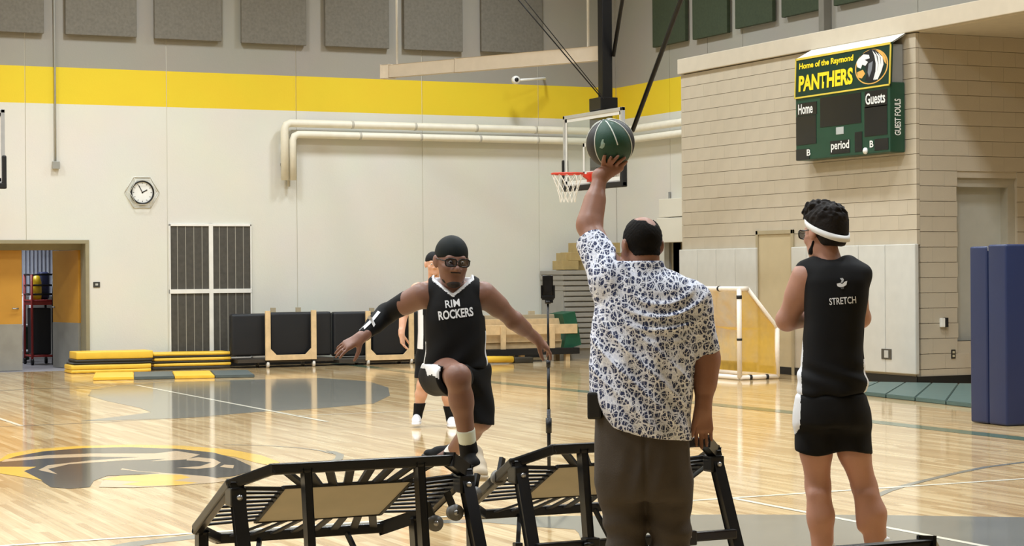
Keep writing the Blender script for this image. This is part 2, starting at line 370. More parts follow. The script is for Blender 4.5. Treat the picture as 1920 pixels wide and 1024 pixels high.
# ================================================================== paint on the floor
def flat(name, pts, m, z=.0012, label=None):
    b = bmesh.new(); vs = [b.verts.new((p[0], p[1], z)) for p in pts]
    f = b.faces.new(vs); bmesh.ops.triangulate(b, faces=[f]); 
    me = bpy.data.meshes.new(name); b.to_mesh(me); b.free()
    o = link(name, me, m, fl)
    if o.data.polygons and o.data.polygons[0].normal.z < 0: o.data.flip_normals()
    if label: o['label'] = label
    return o
def flatpx(name, pts, m, z=.0012): return flat(name, [on_z(*p) for p in pts], m, z)
def strip(name, path, wd, m, z=.0014):
    path = [Vector((p[0], p[1], 0)) for p in path]; b = bmesh.new(); prev = None
    for i, p in enumerate(path):
        t = (path[min(i+1, len(path)-1)]-path[max(i-1, 0)]).normalized(); n = Vector((-t.y, t.x, 0))*wd/2
        cur = (b.verts.new((p.x+n.x, p.y+n.y, z)), b.verts.new((p.x-n.x, p.y-n.y, z)))
        if prev: b.faces.new((prev[0], cur[0], cur[1], prev[1]))
        prev = cur
    bmesh.ops.recalc_face_normals(b, faces=b.faces)
    me = bpy.data.meshes.new(name); b.to_mesh(me); b.free(); o = link(name, me, m, fl)
    if o.data.polygons[0].normal.z < 0: o.data.flip_normals()
    return o
def arc(c, r, a0, a1, n=48): return [(c[0]+r*math.cos(a0+(a1-a0)*i/n), c[1]+r*math.sin(a0+(a1-a0)*i/n)) for i in range(n+1)]
# long cross line (along the far wall direction) and lines running away
p = on_z(370, 1000); strip('painted_line', [(XL+.5, p.y), (14.6, p.y)], .05, P_white, .0022)
p = on_z(1510, 957); q = on_z(1800, 1020); strip('painted_line', [((p.x+q.x)/2, -2), ((p.x+q.x)/2, on_z(1383, 935).y)], .05, P_white, .0022)
p = on_z(270, 725); q = on_z(555, 780); strip('painted_line', [((p.x+q.x)/2, on_z(600, 790).y-.1), ((p.x+q.x)/2, p.y+.4)], .055, P_white, .0022)
p = on_z(20, 792); strip('painted_line', [(p.x, on_z(38, 799).y), (p.x, on_z(38, 799).y+6)], .05, P_white, .0022)
p = on_z(700, 792); strip('painted_line', [(on_z(555, 780).x, on_z(555, 780).y), (on_z(960, 768).x, on_z(555, 780).y)], .04, P_white, .0022)
p = on_z(915, 716); q = on_z(1900, 823)
strip('painted_line', [on_z(560, 672), on_z(915, 716), on_z(1480, 773), on_z(1918, 823), on_z(2300, 866)], .24, P_green, .0016)
# grey key area, right foreground
flatpx('painted_area', [(1050, 968), (1360, 965), (1640, 966), (1960, 971), (2000, 1100), (1120, 1100), (1085, 1000)], P_gray, .0010)
strip('painted_line', [on_z(*p) for p in ((150, 1040), (260, 1019), (380, 1005), (560, 990), (760, 980), (900, 977), (1060, 977))], .16, P_gray, .0010)
flatpx('painted_area', [(880, 972), (990, 969), (1120, 968), (1120, 996), (1000, 988), (890, 978)], P_gray, .0011)
# thin grey three point arc on the right
strip('painted_line', [on_z(*p) for p in ((1640, 932), (1665, 921), (1700, 910), (1740, 900), (1790, 888), (1850, 876), (1920, 867), (2000, 860))], .06, P_gray, .0018)
# far grey key with rounded end and its arc
flatpx('painted_area', [(330, 716), (480, 712), (600, 709), (690, 715), (728, 727), (731, 742), (700, 757), (600, 766), (480, 773), (360, 783), (200, 789), (150, 790), (240, 779), (283, 773), (262, 765), (200, 752), (165, 742), (172, 731), (220, 723)], P_gray, .0010)
strip('painted_line', [on_z(*p) for p in ((-30, 801), (60, 798), (150, 794), (300, 786), (420, 780))], .04, P_gray, .0016)
strip('painted_line', [on_z(*p) for p in ((0, 733), (60, 729), (140, 728), (190, 731))], .05, P_dark, .0016)
strip('painted_line', [on_z(*p) for p in ((420, 834), (500, 836), (560, 840), (600, 845), (622, 851))], .03, P_gray, .0016)
flatpx('painted_area', [(610, 845), (630, 847), (645, 853), (643, 861), (625, 869), (612, 868), (628, 860), (630, 854)], P_gray, .0016)
# centre emblem
lg = flatpx('painted_emblem', [(0, 862), (15, 852), (60, 843), (140, 837), (240, 834), (340, 836), (430, 843), (490, 854), (525, 867), (515, 875), (480, 868), (440, 857), (390, 850), (320, 844), (240, 842), (150, 845), (80, 852), (30, 861), (0, 871)], P_yel, .0018)
lg['label'] = 'yellow and charcoal animal head emblem painted at centre court'
def emb(pts, m, z):
    o = flatpx('painted_shape', pts, m, z); o.parent = lg
emb([(-40, 878), (0, 866), (30, 856), (80, 847), (150, 841), (240, 839), (330, 842), (400, 849), (440, 860), (470, 874), (470, 884), (440, 893), (400, 897), (340, 894), (260, 890), (200, 893), (176, 902), (168, 914), (130, 917), (95, 914), (75, 900), (30, 884), (-40, 880)], P_dark, .0020)
emb([(-60, 880), (0, 876), (68, 876), (45, 884), (80, 902), (30, 893), (-20, 885), (-60, 886)], P_yel, .0024)
emb([(10, 862), (90, 854), (170, 851), (290, 851), (330, 846), (375, 853), (350, 862), (280, 866), (310, 861), (230, 864), (130, 871), (90, 880), (108, 890), (72, 882), (90, 873), (170, 864), (260, 858), (170, 857), (90, 860), (2, 867)], P_cream, .0024)
emb([(350, 861), (372, 858), (400, 861), (414, 868), (400, 877), (370, 880), (330, 878), (375, 875), (396, 868), (370, 865), (350, 864)], P_cream, .0026)
emb([(412, 876), (420, 872), (439, 873), (437, 879)], P_cream, .0026)
emb([(230, 879), (260, 884), (330, 889), (390, 894), (430, 902), (400, 906), (330, 911), (250, 915), (185, 914), (192, 902), (215, 896), (300, 888), (262, 885), (225, 881)], P_cream, .0024)
emb([(190, 900), (225, 893), (290, 890), (340, 891), (358, 896), (325, 902), (372, 906), (330, 911), (262, 912), (228, 909), (265, 904)], P_yel, .0028)
# ================================================================== things on the walls
M_ac = mat('acoustic_fabric_grey', (116, 112, 103), .95, vary=.12, vscale=22, bump=.3, bscale=220)
M_acg = mat('acoustic_fabric_green', (56, 66, 46), .95, vary=.12, vscale=22, bump=.3, bscale=220)
M_edge = mat('panel_edge_grey', (116, 112, 103), .9)
def acoustic(x0, x1, y0, y1, z0, z1, m, label, group):
    t = thing('acoustic_panel', ((x0+x1)/2, (y0+y1)/2, z0), 0, label, 'panel', group)
    MB().box(x0, x1, y0, y1, z0, z1, .012).build('fabric_face', m, t)
    if x1-x0 > y1-y0: MB().box(x0+.02, x1-.02, y1-.005, y1+.03, z0+.02, z1-.02).build('backing_frame', M_edge, t)
    else: MB().box(x1-.005, x1+.03, y0+.02, y1-.02, z0+.02, z1-.02).build('backing_frame', M_edge, t)
ORD = ('first', 'second', 'third', 'fourth', 'fifth', 'sixth', 'seventh')
for n_, (a, b, zy) in enumerate(((-45, 83, 60), (123, 257, 67), (290, 416, 75), (453, 575, 83), (610, 730, 89), (758, 868, 95), (903, 1018, 99))):
    x0, x1 = on_y(a, 60, YB-.1).x, on_y(b, 60, YB-.1).x; z0 = on_y((a+b)/2, zy, YB-.1).z
    acoustic(x0, x1, YB-.1, YB-.03, z0, z0+2.44, M_ac, 'grey fabric acoustic panel above the yellow band, %s from the room corner' % ORD[6-n_], 'grey acoustic panels')
for n_, (a, b, zy) in enumerate(((1223, 1284, 83), (1298, 1363, 68), (1378, 1448, 47), (1465, 1541, 25), (1563, 1640, 3))):
    y0, y1 = on_x(b, 60, XS-.1).y, on_x(a, 60, XS-.1).y; z0 = on_x((a+b)/2, zy, XS-.1).z
    acoustic(XS-.1, XS-.03, y0, y1, z0, z0+2.44, M_acg, 'dark green acoustic panel above the block wall, %s from the room corner' % ORD[n_], 'green acoustic panels')

# insulated pipes round the corner
M_pipe = mat('pipe_jacket_white', (234, 229, 212), .5, vary=.04, vscale=8)
def pipe(zpx, xpx, xo, zend, label, r):
    y = YB-.16; z = on_y(800, zpx, y).z; xl = on_y(xpx, 300, y).x; ze = on_y(xpx, zend, y).z
    xs = XS-.16-xo
    t = thing('insulated_pipe', (xl, y, ze), 0, label, 'pipe')
    pts = [(xl, y, ze), (xl, y, z-.10), (xl+.03, y, z-.03), (xl+.10, y, z), (xs-.10, y, z), (xs-.03, y-.03, z), (xs, y-.10, z), (xs, YF+.01, z)]
    MB().tube(pts, r, 16).build('pipe_jacket', M_pipe, t, True)
    for xx in np.linspace(xl+1.2, xs-.4, 5):
        MB().tube([(xx-.02, y, z), (xx+.02, y, z)], r+.004, 16).build('clamp_band', mat('clamp_band_grey', (196, 192, 180), .5), t, True)
    MB().box(xl-.03, xl+.03, y, YB, ze+.25, ze+.29).build('pipe_bracket', mat('bracket_grey', (150, 148, 142), .5), t)
pipe(238, 534, 0, 338, 'upper white insulated pipe running under the yellow band round the corner', .066)
pipe(258, 549, 0, 338, 'lower white insulated pipe running just below the upper one', .062)
# conduit between the pipes' ends
t = tag(MB().tube([on_y(541, 350, YB-.05), on_y(541, 255, YB-.05), on_y(546, 247, YB-.05), on_y(1150, 266, YB-.05)], .028, 10).build('conduit', mat('conduit_pale', (200, 196, 184), .5), None, True), 'thin pale conduit between the two white insulated pipes', 'conduit')
# grey drop conduit with a box
t = thing('drop_conduit', on_y(104, 310, YB-.04), 0, 'thin grey conduit dropping down the far wall to a small box', 'conduit')
M_con = mat('conduit_steel', (168, 168, 162), .4, metal=.4)
MB().tube([on_y(104, 305, YB-.035), on_y(103, 150, YB-.035), on_y(101, -40, YB-.035), (on_y(101, -40, YB-.035).x-.02, YB-.035, ZC)], .016, 8).build('conduit_pipe', M_con, t, True)
p = on_y(104, 310, YB); MB().box(p.x-.055, p.x+.055, YB-.08, YB, p.z-.06, p.z+.06, .006).build('junction_box', M_con, t)
# clock under a hexagonal guard
c = on_y(266, 361, YB)
t = thing('wall_clock', (c.x, YB, c.z), 0, 'round black rimmed wall clock inside a clear hexagonal guard', 'clock')
MF = Matrix.Translation((c.x, YB-.002, c.z)) @ Matrix.Rotation(R(90), 4, 'X')
face = MB().lathe([(0, .03), (.17, .03), (.17, .0), (0, 0)], 40, MF).build('clock_face', mat('clock_face_white', (238, 238, 234), .4), t)
MB().lathe([(.168, .0), (.193, .0), (.193, .045), (.188, .052), (.174, .052), (.168, .03)], 48, MF).build('clock_rim', mat('clock_rim_black', (20, 20, 22), .35), t, True)
for ang, L, wd in ((R(62), .09, .016), (R(-28), .13, .012)):
    MB().box(-wd/2, wd/2, -.015, L, .032, .036, 0, MF @ Matrix.Rotation(-ang, 4, 'Z')).build('clock_hand', mat('clock_hand_black', (25, 25, 25), .4), t)
for k in range(12):
    MB().box(-.004, .004, .135, .157, .0305, .0325, 0, MF @ Matrix.Rotation(k*math.pi/6, 4, 'Z')).build('hour_mark', mat('clock_hand_black', (25, 25, 25), .4), face)
M_clear = mat('clear_plastic_edge', (222, 219, 208), .2, spec=.6)
hexp = [(math.cos(R(60*k))*.285, math.sin(R(60*k))*.285) for k in range(6)]; hexq = [(math.cos(R(60*k))*.225, math.sin(R(60*k))*.225) for k in range(6)]
g = MB()
for k in range(6):
    a, b, a2, b2 = hexp[k], hexp[(k+1) % 6], hexq[k], hexq[(k+1) % 6]
    g.tube([MF @ Vector((a[0], a[1], .006)), MF @ Vector((b[0], b[1], .006))], .007, 6).tube([MF @ Vector((a2[0], a2[1], .09)), MF @ Vector((b2[0], b2[1], .09))], .004, 6).tube([MF @ Vector((a[0], a[1], .006)), MF @ Vector((a2[0], a2[1], .09))], .005, 6)
g.build('hexagonal_guard', M_clear, t, True)
# room number plate
p = on_y(181, 534, YB); t = thing('room_plate', (p.x, YB, p.z), 0, 'small dark room number plate beside the storage door', 'sign')
MB().box(p.x-.055, p.x+.055, YB-.012, YB, p.z-.045, p.z+.045, .006).build('plate', mat('plate_dark', (58, 56, 52), .4), t)
MB().box(p.x-.022, p.x+.022, YB-.014, YB-.012, p.z-.012, p.z+.02).build('plate_print', mat('plate_print', (190, 188, 180), .5), t)
# security camera
p = on_y(967, 150, YB-.55); q = on_y(1019, 146, YB)
t = thing('security_camera', (q.x, YB, q.z), 0, 'white security camera on an arm above the yellow band', 'camera')
MB().tube([q, q+Vector((-.03, -.12, -.03)), q+Vector((-.12, -.3, -.04)), (p.x+.07, p.y, p.z)], .022, 10).build('arm', mat('camera_white', (236, 235, 230), .35), t, True)
MC = Matrix.Translation(p) @ Matrix.Rotation(R(90), 4, 'X') @ Matrix.Rotation(R(-10), 4, 'Y')
MB().lathe([(0, -.08), (.055, -.075), (.072, -.04), (.074, .03), (.06, .06), (0, .06)], 20, MC).build('housing', mat('camera_white', (236, 235, 230), .35), t, True)
MB().lathe([(0, .085), (.03, .08), (.038, .06), (.038, .055), (0, .05)], 16, MC).build('lens', M_black, t, True)
# hung timber beam
a, b = on_y(722, 135, 29.6), at_d(1140, 99, 28.6)
t = thing('hanging_beam', a, 0, 'long tan boxed beam hung below the acoustic panels', 'beam')
MBm = mat('beam_tan', (198, 184, 164), .6, vary=.04)
m1 = a+(b-a)*.35
MB().bar(a, m1-(b-a)*.001, .14, .2, bev=.008).build('beam_section', MBm, t); MB().bar(m1, b, .14, .21, bev=.008).build('beam_section', MBm, t)
MB().bar(a-(b-a)*.006, a+(b-a)*.035, .155, .215, bev=.008).build('end_cap', mat('beam_end', (214, 200, 180), .6), t)
for k in (.06, .92): 
    q = a+(b-a)*k; MB().tube([q, (q.x, q.y, ZC)], .02, 8).build('hanger', mat('hanger_white', (206, 202, 194), .5), t, True)
# vertical column strip above the block wall
y_ = on_x(1554, 20, XS).y; t = tag(MB().box(XS-.14, XS, y_-.07, y_+.07, 4.85, ZC, .01).build('steel_column', mat('column_grey', (120, 116, 106), .6)), 'slim grey steel column between green acoustic panels', 'column')
# vertical conduit on the side wall
p = on_x(1258, 360, XS); q = on_x(1256, 450, XS)
tag(MB().tube([(XS-.03, p.y, p.z), (XS-.03, p.y, q.z)], .02, 8).build('conduit', mat('conduit_grey', (132, 130, 124), .5), None, True), 'short grey conduit on the side wall above the dark doorway', 'conduit')
# switch, outlet
p = on_y(1767, 605, YC); t = thing('wall_switch', (p.x, YC, p.z), 0, 'white and black boxed switch on the alcove wall', 'switch')
MB().box(p.x-.05, p.x+.01, YC-.05, YC, p.z-.06, p.z+.06, .008).build('switch_cover', mat('switch_white', (236, 234, 226), .4), t)
MB().box(p.x+.01, p.x+.06, YC-.055, YC, p.z-.06, p.z+.065, .006).build('switch_body', M_black, t)
p = on_y(1787, 664, YC); t = thing('wall_outlet', (p.x, YC, p.z), 0, 'small dark outlet low on the alcove wall', 'outlet')
MB().box(p.x-.035, p.x+.035, YC-.012, YC, p.z-.06, p.z+.06, .005).build('outlet_plate', mat('outlet_dark', (40, 38, 34), .4), t)
for dz in (-.025, .025): MB().box(p.x-.018, p.x+.018, YC-.016, YC-.011, p.z+dz-.016, p.z+dz+.016, .004).build('outlet_socket', mat('outlet_tan', (190, 180, 150), .4), t)

# grey wall pads
M_pad = mat('wall_pad_vinyl_grey', (196, 194, 186), .42, vary=.04, vscale=5, bump=.12, bscale=9)
PT = 1.86
def pad(a, b, z0, z1, label):
    y0, y1 = on_x(b, 560, XB-.05).y, on_x(a, 560, XB-.05).y
    o = MB().box(XB-.065, XB, y0+.004, y1-.004, z0, z1, .014, seg=3).build('wall_pad', M_pad, None, True)
    rebase(o, (XB-.03, (y0+y1)/2, z0)); return tag(o, label, 'wall pad', 'grey wall pads')
e = [1275, 1309, 1344, 1380, 1419]
for n_, (a, b) in enumerate(zip(e, e[1:])): pad(a, b, .14, PT, 'tall grey vinyl wall pad, %s from the dark doorway' % ORD[n_])
pad(1485, 1513, 1.5, PT, 'short grey wall pad high beside the tan door')
e = [1513, 1562, 1611, 1661, 1718]
for n_, (a, b) in enumerate(zip(e, e[1:])): pad(a, b, .14, PT, 'tall grey vinyl wall pad, %s from the alcove corner' % ORD[3-n_])
p = on_x(1662, 664, XB-.07); t = thing('pad_outlet', p, 0, 'dark outlet cut into a grey wall pad', 'outlet')
MB().box(XB-.075, XB-.06, p.y-.11, p.y+.11, p.z-.07, p.z+.07, .004).build('outlet_frame', mat('outlet_frame', (70, 66, 58), .5), t)
MB().box(XB-.08, XB-.07, p.y-.05, p.y+.04, p.z-.05, p.z+.05, .004).build('outlet_plate', mat('outlet_light', (180, 176, 166), .5), t)

# ------------------------------------------------------------------ scoreboard
XF = XB-.26
def sb(px, py, X=XF): q = on_x(px, py, X); return q
y0, y1 = sb(1669, 230).y, sb(1492, 230).y           # near, far
zb, zm_, = sb(1492, 302).z, sb(1492, 186).z
M_sg = mat('scoreboard_green', (26, 66, 48), .4, vary=.05); M_sgd = mat('scoreboard_green_dark', (18, 44, 34), .4, vary=.05)
t = thing('scoreboard', (XB, (y0+y1)/2, zb), 0, 'green electronic scoreboard mounted on the tan block wall', 'scoreboard')
body = MB().box(XF, XB-.02, y0, y1, zb, zm_+.05, .015).build('cabinet', M_sg, t)
M_disp = mat('display_black', (24, 25, 27), .3); M_wt = mat('lettering_white', (232, 232, 228), .5, vary=.02); M_yl = mat('lettering_yellow', (246, 214, 30), .5, vary=.02)
W_ = y1-y0; H_ = zm_-zb
# face frame: local x runs toward the near end (right in view), y up, z out of the wall (-X)
FM = Matrix(((0, 0, -1, XF), (-1, 0, 0, y1), (0, 1, 0, zb), (0, 0, 0, 1)))
def fpos(px, py):
    q = on_x(px, py, XF); return (y1-q.y, q.z-zb)
def rect(px0, py0, px1, py1, m, name, depth=.006, par=None):
    a = fpos(px0, py0); b = fpos(px1, py1)
    return MB().box(min(a[0], b[0]), max(a[0], b[0]), min(a[1], b[1]), max(a[1], b[1]), -.002, depth, .003, FM).build(name, m, par or t)
def lettering(txt, c, w, h, m, par, M, z=.004, bold=.01):
    me = fit_text(txt, w, h, bold); me.transform(M @ Matrix.Translation((c[0], c[1], z)))
    return link('lettering', me, m, par)
def fcen(px, py): return fpos(px, py)
rect(1538, 184, 1615, 230, M_disp, 'clock_display')
rect(1493, 220, 1531, 269, M_disp, 'home_display'); rect(1621, 201, 1664, 252, M_disp, 'guest_display')
rect(1493, 281, 1518, 299, M_disp, 'bonus_display'); rect(1640, 261, 1666, 280, M_disp, 'bonus_display'); rect(1603, 248, 1617, 284, M_disp, 'period_display')
rect(1495, 195, 1532, 214, M_disp, 'caption_plate'); rect(1622, 172, 1664, 198, M_disp, 'caption_plate'); rect(1557, 265, 1594, 286, M_disp, 'caption_plate')
s_ = H_/(302-186)
def cap(txt, pxc, pyc, wpx, hpx, bold=.02):
    a = fpos(pxc-wpx/2, pyc); b = fpos(pxc+wpx/2, pyc)
    lettering(txt, ((a[0]+b[0])/2, (a[1]+b[1])/2), b[0]-a[0], hpx*s_, M_wt, t, FM, .008, bold)
cap('Home', 1511, 204, 27, 19); cap('Guests', 1642, 184, 37, 20); cap('period', 1576, 274, 34, 20)
cap('B', 1517, 286, 7, 12); cap('B', 1635, 270, 7, 12)
rect(1568, 239, 1582, 251, mat('brand_plate', (176, 180, 178), .5), 'brand_plate', .006)
a = fpos(1624, 283); MB().lathe([(0, .0), (.045, 0), (.045, .02), (.02, .04), (0, .04)], 16, FM @ Matrix.Translation((a[0], a[1], .002)) @ Matrix.Scale(1, 4)).build('indicator_lamp', M_wt, t, True)
# near end face with vertical lettering
EM = Matrix(((1, 0, 0, XF), (0, 0, -1, y0-.001), (0, 1, 0, zb), (0, 0, 0, 1)))
me = fit_text('GUEST FOULS', H_*.55, .10, .02); me.transform(EM @ Matrix.Translation((.12, H_*.53, .004)) @ Matrix.Rotation(R(90), 4, 'Z')); link('lettering', me, M_wt, t)
# sign panel above, leaning out a little
zs0, zs1 = zm_, sb(1490, 110, XF-.02).z
M_sgn = mat('sign_green', (20, 52, 40), .35, vary=.05)
ys0, ys1 = y0-.02, y1+.01
SW, SH = ys1-ys0, zs1-zs0
SM = Matrix.Translation((XF-.01, ys1, zs0)) @ Matrix(((0, 0, -1, 0), (-1, 0, 0, 0), (0, 1, 0, 0), (0, 0, 0, 1))) @ Matrix.Rotation(R(-2.5), 4, 'X')
sp = MB().box(0, SW, 0, SH, -.03, .0, .004, SM).build('sign_panel', M_sgn, t)
bd = MB()
for q in ((0, SW, 0, .022), (0, SW, SH-.03, SH), (0, .022, 0, SH), (SW-.022, SW, 0, SH)): bd.box(q[0], q[1], q[2], q[3], -.005, .008, 0, SM)
bd.build('sign_border', mat('sign_border_gold', (214, 190, 70), .5), t)
lettering('Home of the Raymond', (SW*.335, SH*.77), SW*.58, SH*.19, M_yl, t, SM, .005, .034)
lettering('PANTHERS', (SW*.335, SH*.36), SW*.58, SH*.40, M_yl, t, SM, .005, .04)
# emblem disc
em = MB(); ec = (SW*.81, SH*.5); er = SH*.40
ES = SM @ Matrix.Translation((ec[0], ec[1], 0)) @ Matrix.Diagonal((SW*.165, SH*.41, 1, 1))
def eshape(pts, m, z, name='emblem_shape', par=None):
    return MB().prism(pts, ES @ Matrix.Translation((0, 0, z)), .0015).build(name, m, par or t)
M_gold = mat('emblem_gold', (222, 170, 84), .5); M_ek = mat('emblem_black', (16, 17, 18), .5); M_eg = mat('emblem_grey', (120, 124, 130), .5)
circ = [(math.cos(2*math.pi*k/36), math.sin(2*math.pi*k/36)) for k in range(36)]
eo = eshape(circ, M_gold, .001, 'emblem_ring'); eshape([(p[0]*.93, p[1]*.93) for p in circ], M_sgn, .003, par=eo)
eshape([(-.35, .9), (-.05, 1.0), (.25, .95), (.55, .7), (.75, .3), (.78, -.2), (.6, -.6), (.3, -.85), (0, -.9), (-.35, -.75), (-.25, -.3), (-.4, .1), (-.75, .2), (-.85, .5), (-.6, .8)], M_ek, .0046, par=eo)
eshape([(-.8, .55), (-.5, .78), (-.15, .7), (-.1, .5), (-.4, .45), (-.2, .3), (-.35, .1), (-.55, .2), (-.62, -.02), (-.85, .1), (-.9, .4)], M_wt, .0063, par=eo)
eshape([(-.85, -.2), (-.5, -.1), (-.35, -.35), (-.55, -.6), (-.8, -.5)], M_gold, .0063, par=eo)
for k, off in enumerate((0, .2, .38)):
    eshape([(.05+off*.9, .92-off*.5), (.3+off, .6-off*.4), (.42+off*.85, .1-off*.2), (.38+off*.6, -.4), (.22+off*.5, -.8), (.16+off*.5, -.75), (.28+off*.6, -.3), (.28+off*.85, .15-off*.2), (.18+off, .6-off*.4)], M_wt, .0063, par=eo)
eshape([(.2, .92), (.6, .75), (.85, .4), (.92, 0), (.8, .15), (.62, .55), (.35, .82)], M_gold, .0063, par=eo)
eshape([(-.15, .2), (.1, .3), (.05, -.2), (-.1, -.6), (-.2, -.3)], M_eg, .0063, par=eo)
# white sloping cover from the sign top back to the wall
q0 = SM @ Vector((.02, SH+.005, -.01)); q1 = SM @ Vector((SW, SH+.005, -.01))
MB().quad([q0, q1, (XB-.03, ys0-.03, zs1+.13), (XB-.03, ys1-.10, zs1+.13)]).quad([q0-Vector((0, 0, .02)), q1-Vector((0, 0, .02)), (XB-.03, ys0-.03, zs1+.11), (XB-.03, ys1-.10, zs1+.11)]).build('top_cover', mat('cover_white', (240, 236, 224), .5), t)
MB().box(XF+.04, XB-.03, ys0+.05, ys1-.05, zs0+.05, zs1-.02).build('mounting_frame', mat('mounting_steel_grey', (130, 130, 126), .5), t)

# ------------------------------------------------------------------ basketball hoops
M_mast = mat('mast_black_steel', (22, 22, 24), .35, metal=.3); M_alu = mat('backboard_aluminium', (196, 198, 200), .35, metal=.4)
M_rim = mat('rim_orange', (206, 60, 40), .4); M_cord = mat('net_cord_white', (232, 226, 214), .8)
def glass_mat():
    m = bpy.data.materials.new('backboard_glass'); m.use_nodes = True; nt = m.node_tree; nt.nodes.remove(nt.nodes['Principled BSDF'])
    tr = nt.nodes.new('ShaderNodeBsdfTransparent'); tr.inputs[0].default_value = (.93, .95, .94, 1)
    gl = nt.nodes.new('ShaderNodeBsdfGlossy'); gl.inputs['Roughness'].default_value = .03
    mx = nt.nodes.new('ShaderNodeMixShader'); mx.inputs[0].default_value = .10
    nt.links.new(tr.outputs[0], mx.inputs[1]); nt.links.new(gl.outputs[0], mx.inputs[2]); nt.links.new(mx.outputs[0], nt.nodes['Material Output'].inputs[0])
    return m
M_glass = glass_mat()
def hoop(loc, rz, label, zr=2.93, braces=None):
    """local frame: board in the yz plane, rim toward -x, origin at board foot centre on the floor"""
    t = thing('basketball_hoop', loc, rz, label, 'basketball hoop')
    b0, b1 = zr-.17, zr+.90
    M = ROOTM[t.name]
    def B(mb, name, m, par=None, sm=False):
        return mb.build(name, m, par or t, sm, world=False)
    B(MB().box(-.006, .006, -.90, .90, b0+.01, b1-.01), 'glass_panel', M_glass)
    fr = MB()
    for q in ((-.915, .915, b0, b0+.05), (-.915, .915, b1-.05, b1), (-.915, -.86, b0, b1), (.86, .915, b0, b1)): fr.box(-.025, .025, q[0], q[1], q[2], q[3], .004)
    B(fr, 'board_frame', M_alu)
    sq = MB()
    for q in ((-.305, .305, zr, zr+.05), (-.305, .305, zr+.41, zr+.46), (-.305, -.255, zr, zr+.46), (.255, .305, zr, zr+.46)): sq.box(-.010, -.006, q[0], q[1], q[2], q[3])
    B(sq, 'target_square', M_wt)
    bd2 = MB()
    for q in ((-.86, .86, b0+.05, b0+.10), (-.86, .86, b1-.10, b1-.05), (-.86, -.81, b0+.05, b1-.05), (.81, .86, b0+.05, b1-.05)): bd2.box(-.010, -.006, q[0], q[1], q[2], q[3])
    B(bd2, 'board_stripe', M_wt)
    pd = MB().box(-.045, .045, -.935, .935, b0-.05, b0+.03, .015)
    for s in (-1, 1): pd.box(-.046, .046, min(s*.935, s*.87), max(s*.935, s*.87), b0-.05, b0+.42, .02)
    B(pd, 'edge_padding', M_black)
    rp = [(-.19-.229+.229*math.cos(2*math.pi*k/28), .229*math.sin(2*math.pi*k/28), zr) for k in range(28)]
    rm = B(MB().tube(rp, .013, 8, closed=True), 'rim', M_rim, sm=True)
    B(MB().box(-.06, -.01, -.1, .1, zr-.11, zr+.03, .006).prism([(-.06, zr+.0), (-.06, zr-.1), (-.2, zr-.012), (-.2, zr+.0)], Matrix(((1, 0, 0, 0), (0, 0, 1, -.03), (0, 1, 0, 0), (0, 0, 0, 1))), .06), 'rim_bracket', M_rim, rm)
    nb = MB(); cx = -.419; n = 12; lv = [(0, .222), (.10, .19), (.20, .155), (.30, .125), (.40, .11)]
    for k in range(n):
        for sgn in (-1, 1):
            nb.tube([(cx+r*math.cos(2*math.pi*(k+sgn*.5*i)/n), r*math.sin(2*math.pi*(k+sgn*.5*i)/n), zr-.01-z) for i, (z, r) in enumerate(lv)], .0042, 4)
    B(nb, 'net', M_cord, rm)
    B(MB().box(.03, .16, -.17, .17, b0-.02, b1+.02, .01), 'mounting_plate', M_mast)
    B(MB().box(.02, .3, -.2, .16, b1+.02, b1+.2, .01), 'mast_bracket', M_mast)
    B(MB().box(.0, .3, -.08, .08, zr-.05, zr+.1, .005), 'rim_support', M_mast)
    B(MB().box(.10, .26, -.12, .03, b1-.1, ZC, .01), 'mast', M_mast)
    if braces:
        e_ = M.inverted() @ Vector(braces[2][1]); B(MB().bar((.1, 0, e_.z), (e_.x, e_.y, e_.z), .05, .05), 'brace_arm', M_mast)
    for nm, a, b, rr in (braces or []):
        a = Vector(a); b = Vector(b); b = a+(b-a)*((ZC-a.z)/(b.z-a.z))
        B(MB().tube([M.inverted() @ Vector(a), M.inverted() @ Vector(b)], rr, 8), nm, M_mast, sm=True)
    return t
hp = Vector((13.3, 25.2, 0)); zt = 3.95
hoop(hp, 0, 'glass backboard hoop with orange rim hanging from a black mast', 2.93, braces=[
    ('brace_cable', at_d(1130, 186, 28.4), at_d(955, -20, 29.4), .010), ('brace_cable', at_d(1132, 184, 28.2), at_d(968, -20, 29.0), .007),
    ('diagonal_brace', at_d(1186, 245, 28.2), at_d(1284, -20, 26.8), .034), ('diagonal_brace', at_d(1150, 105, 28.45), at_d(1170, -20, 28.0), .03)])
q = at_d(12, 354, 27.9)
hoop(Vector((q.x-.935, q.y, 0)), R(90), 'second glass backboard hoop of which only a black padded corner shows', q.z+.05+.17)
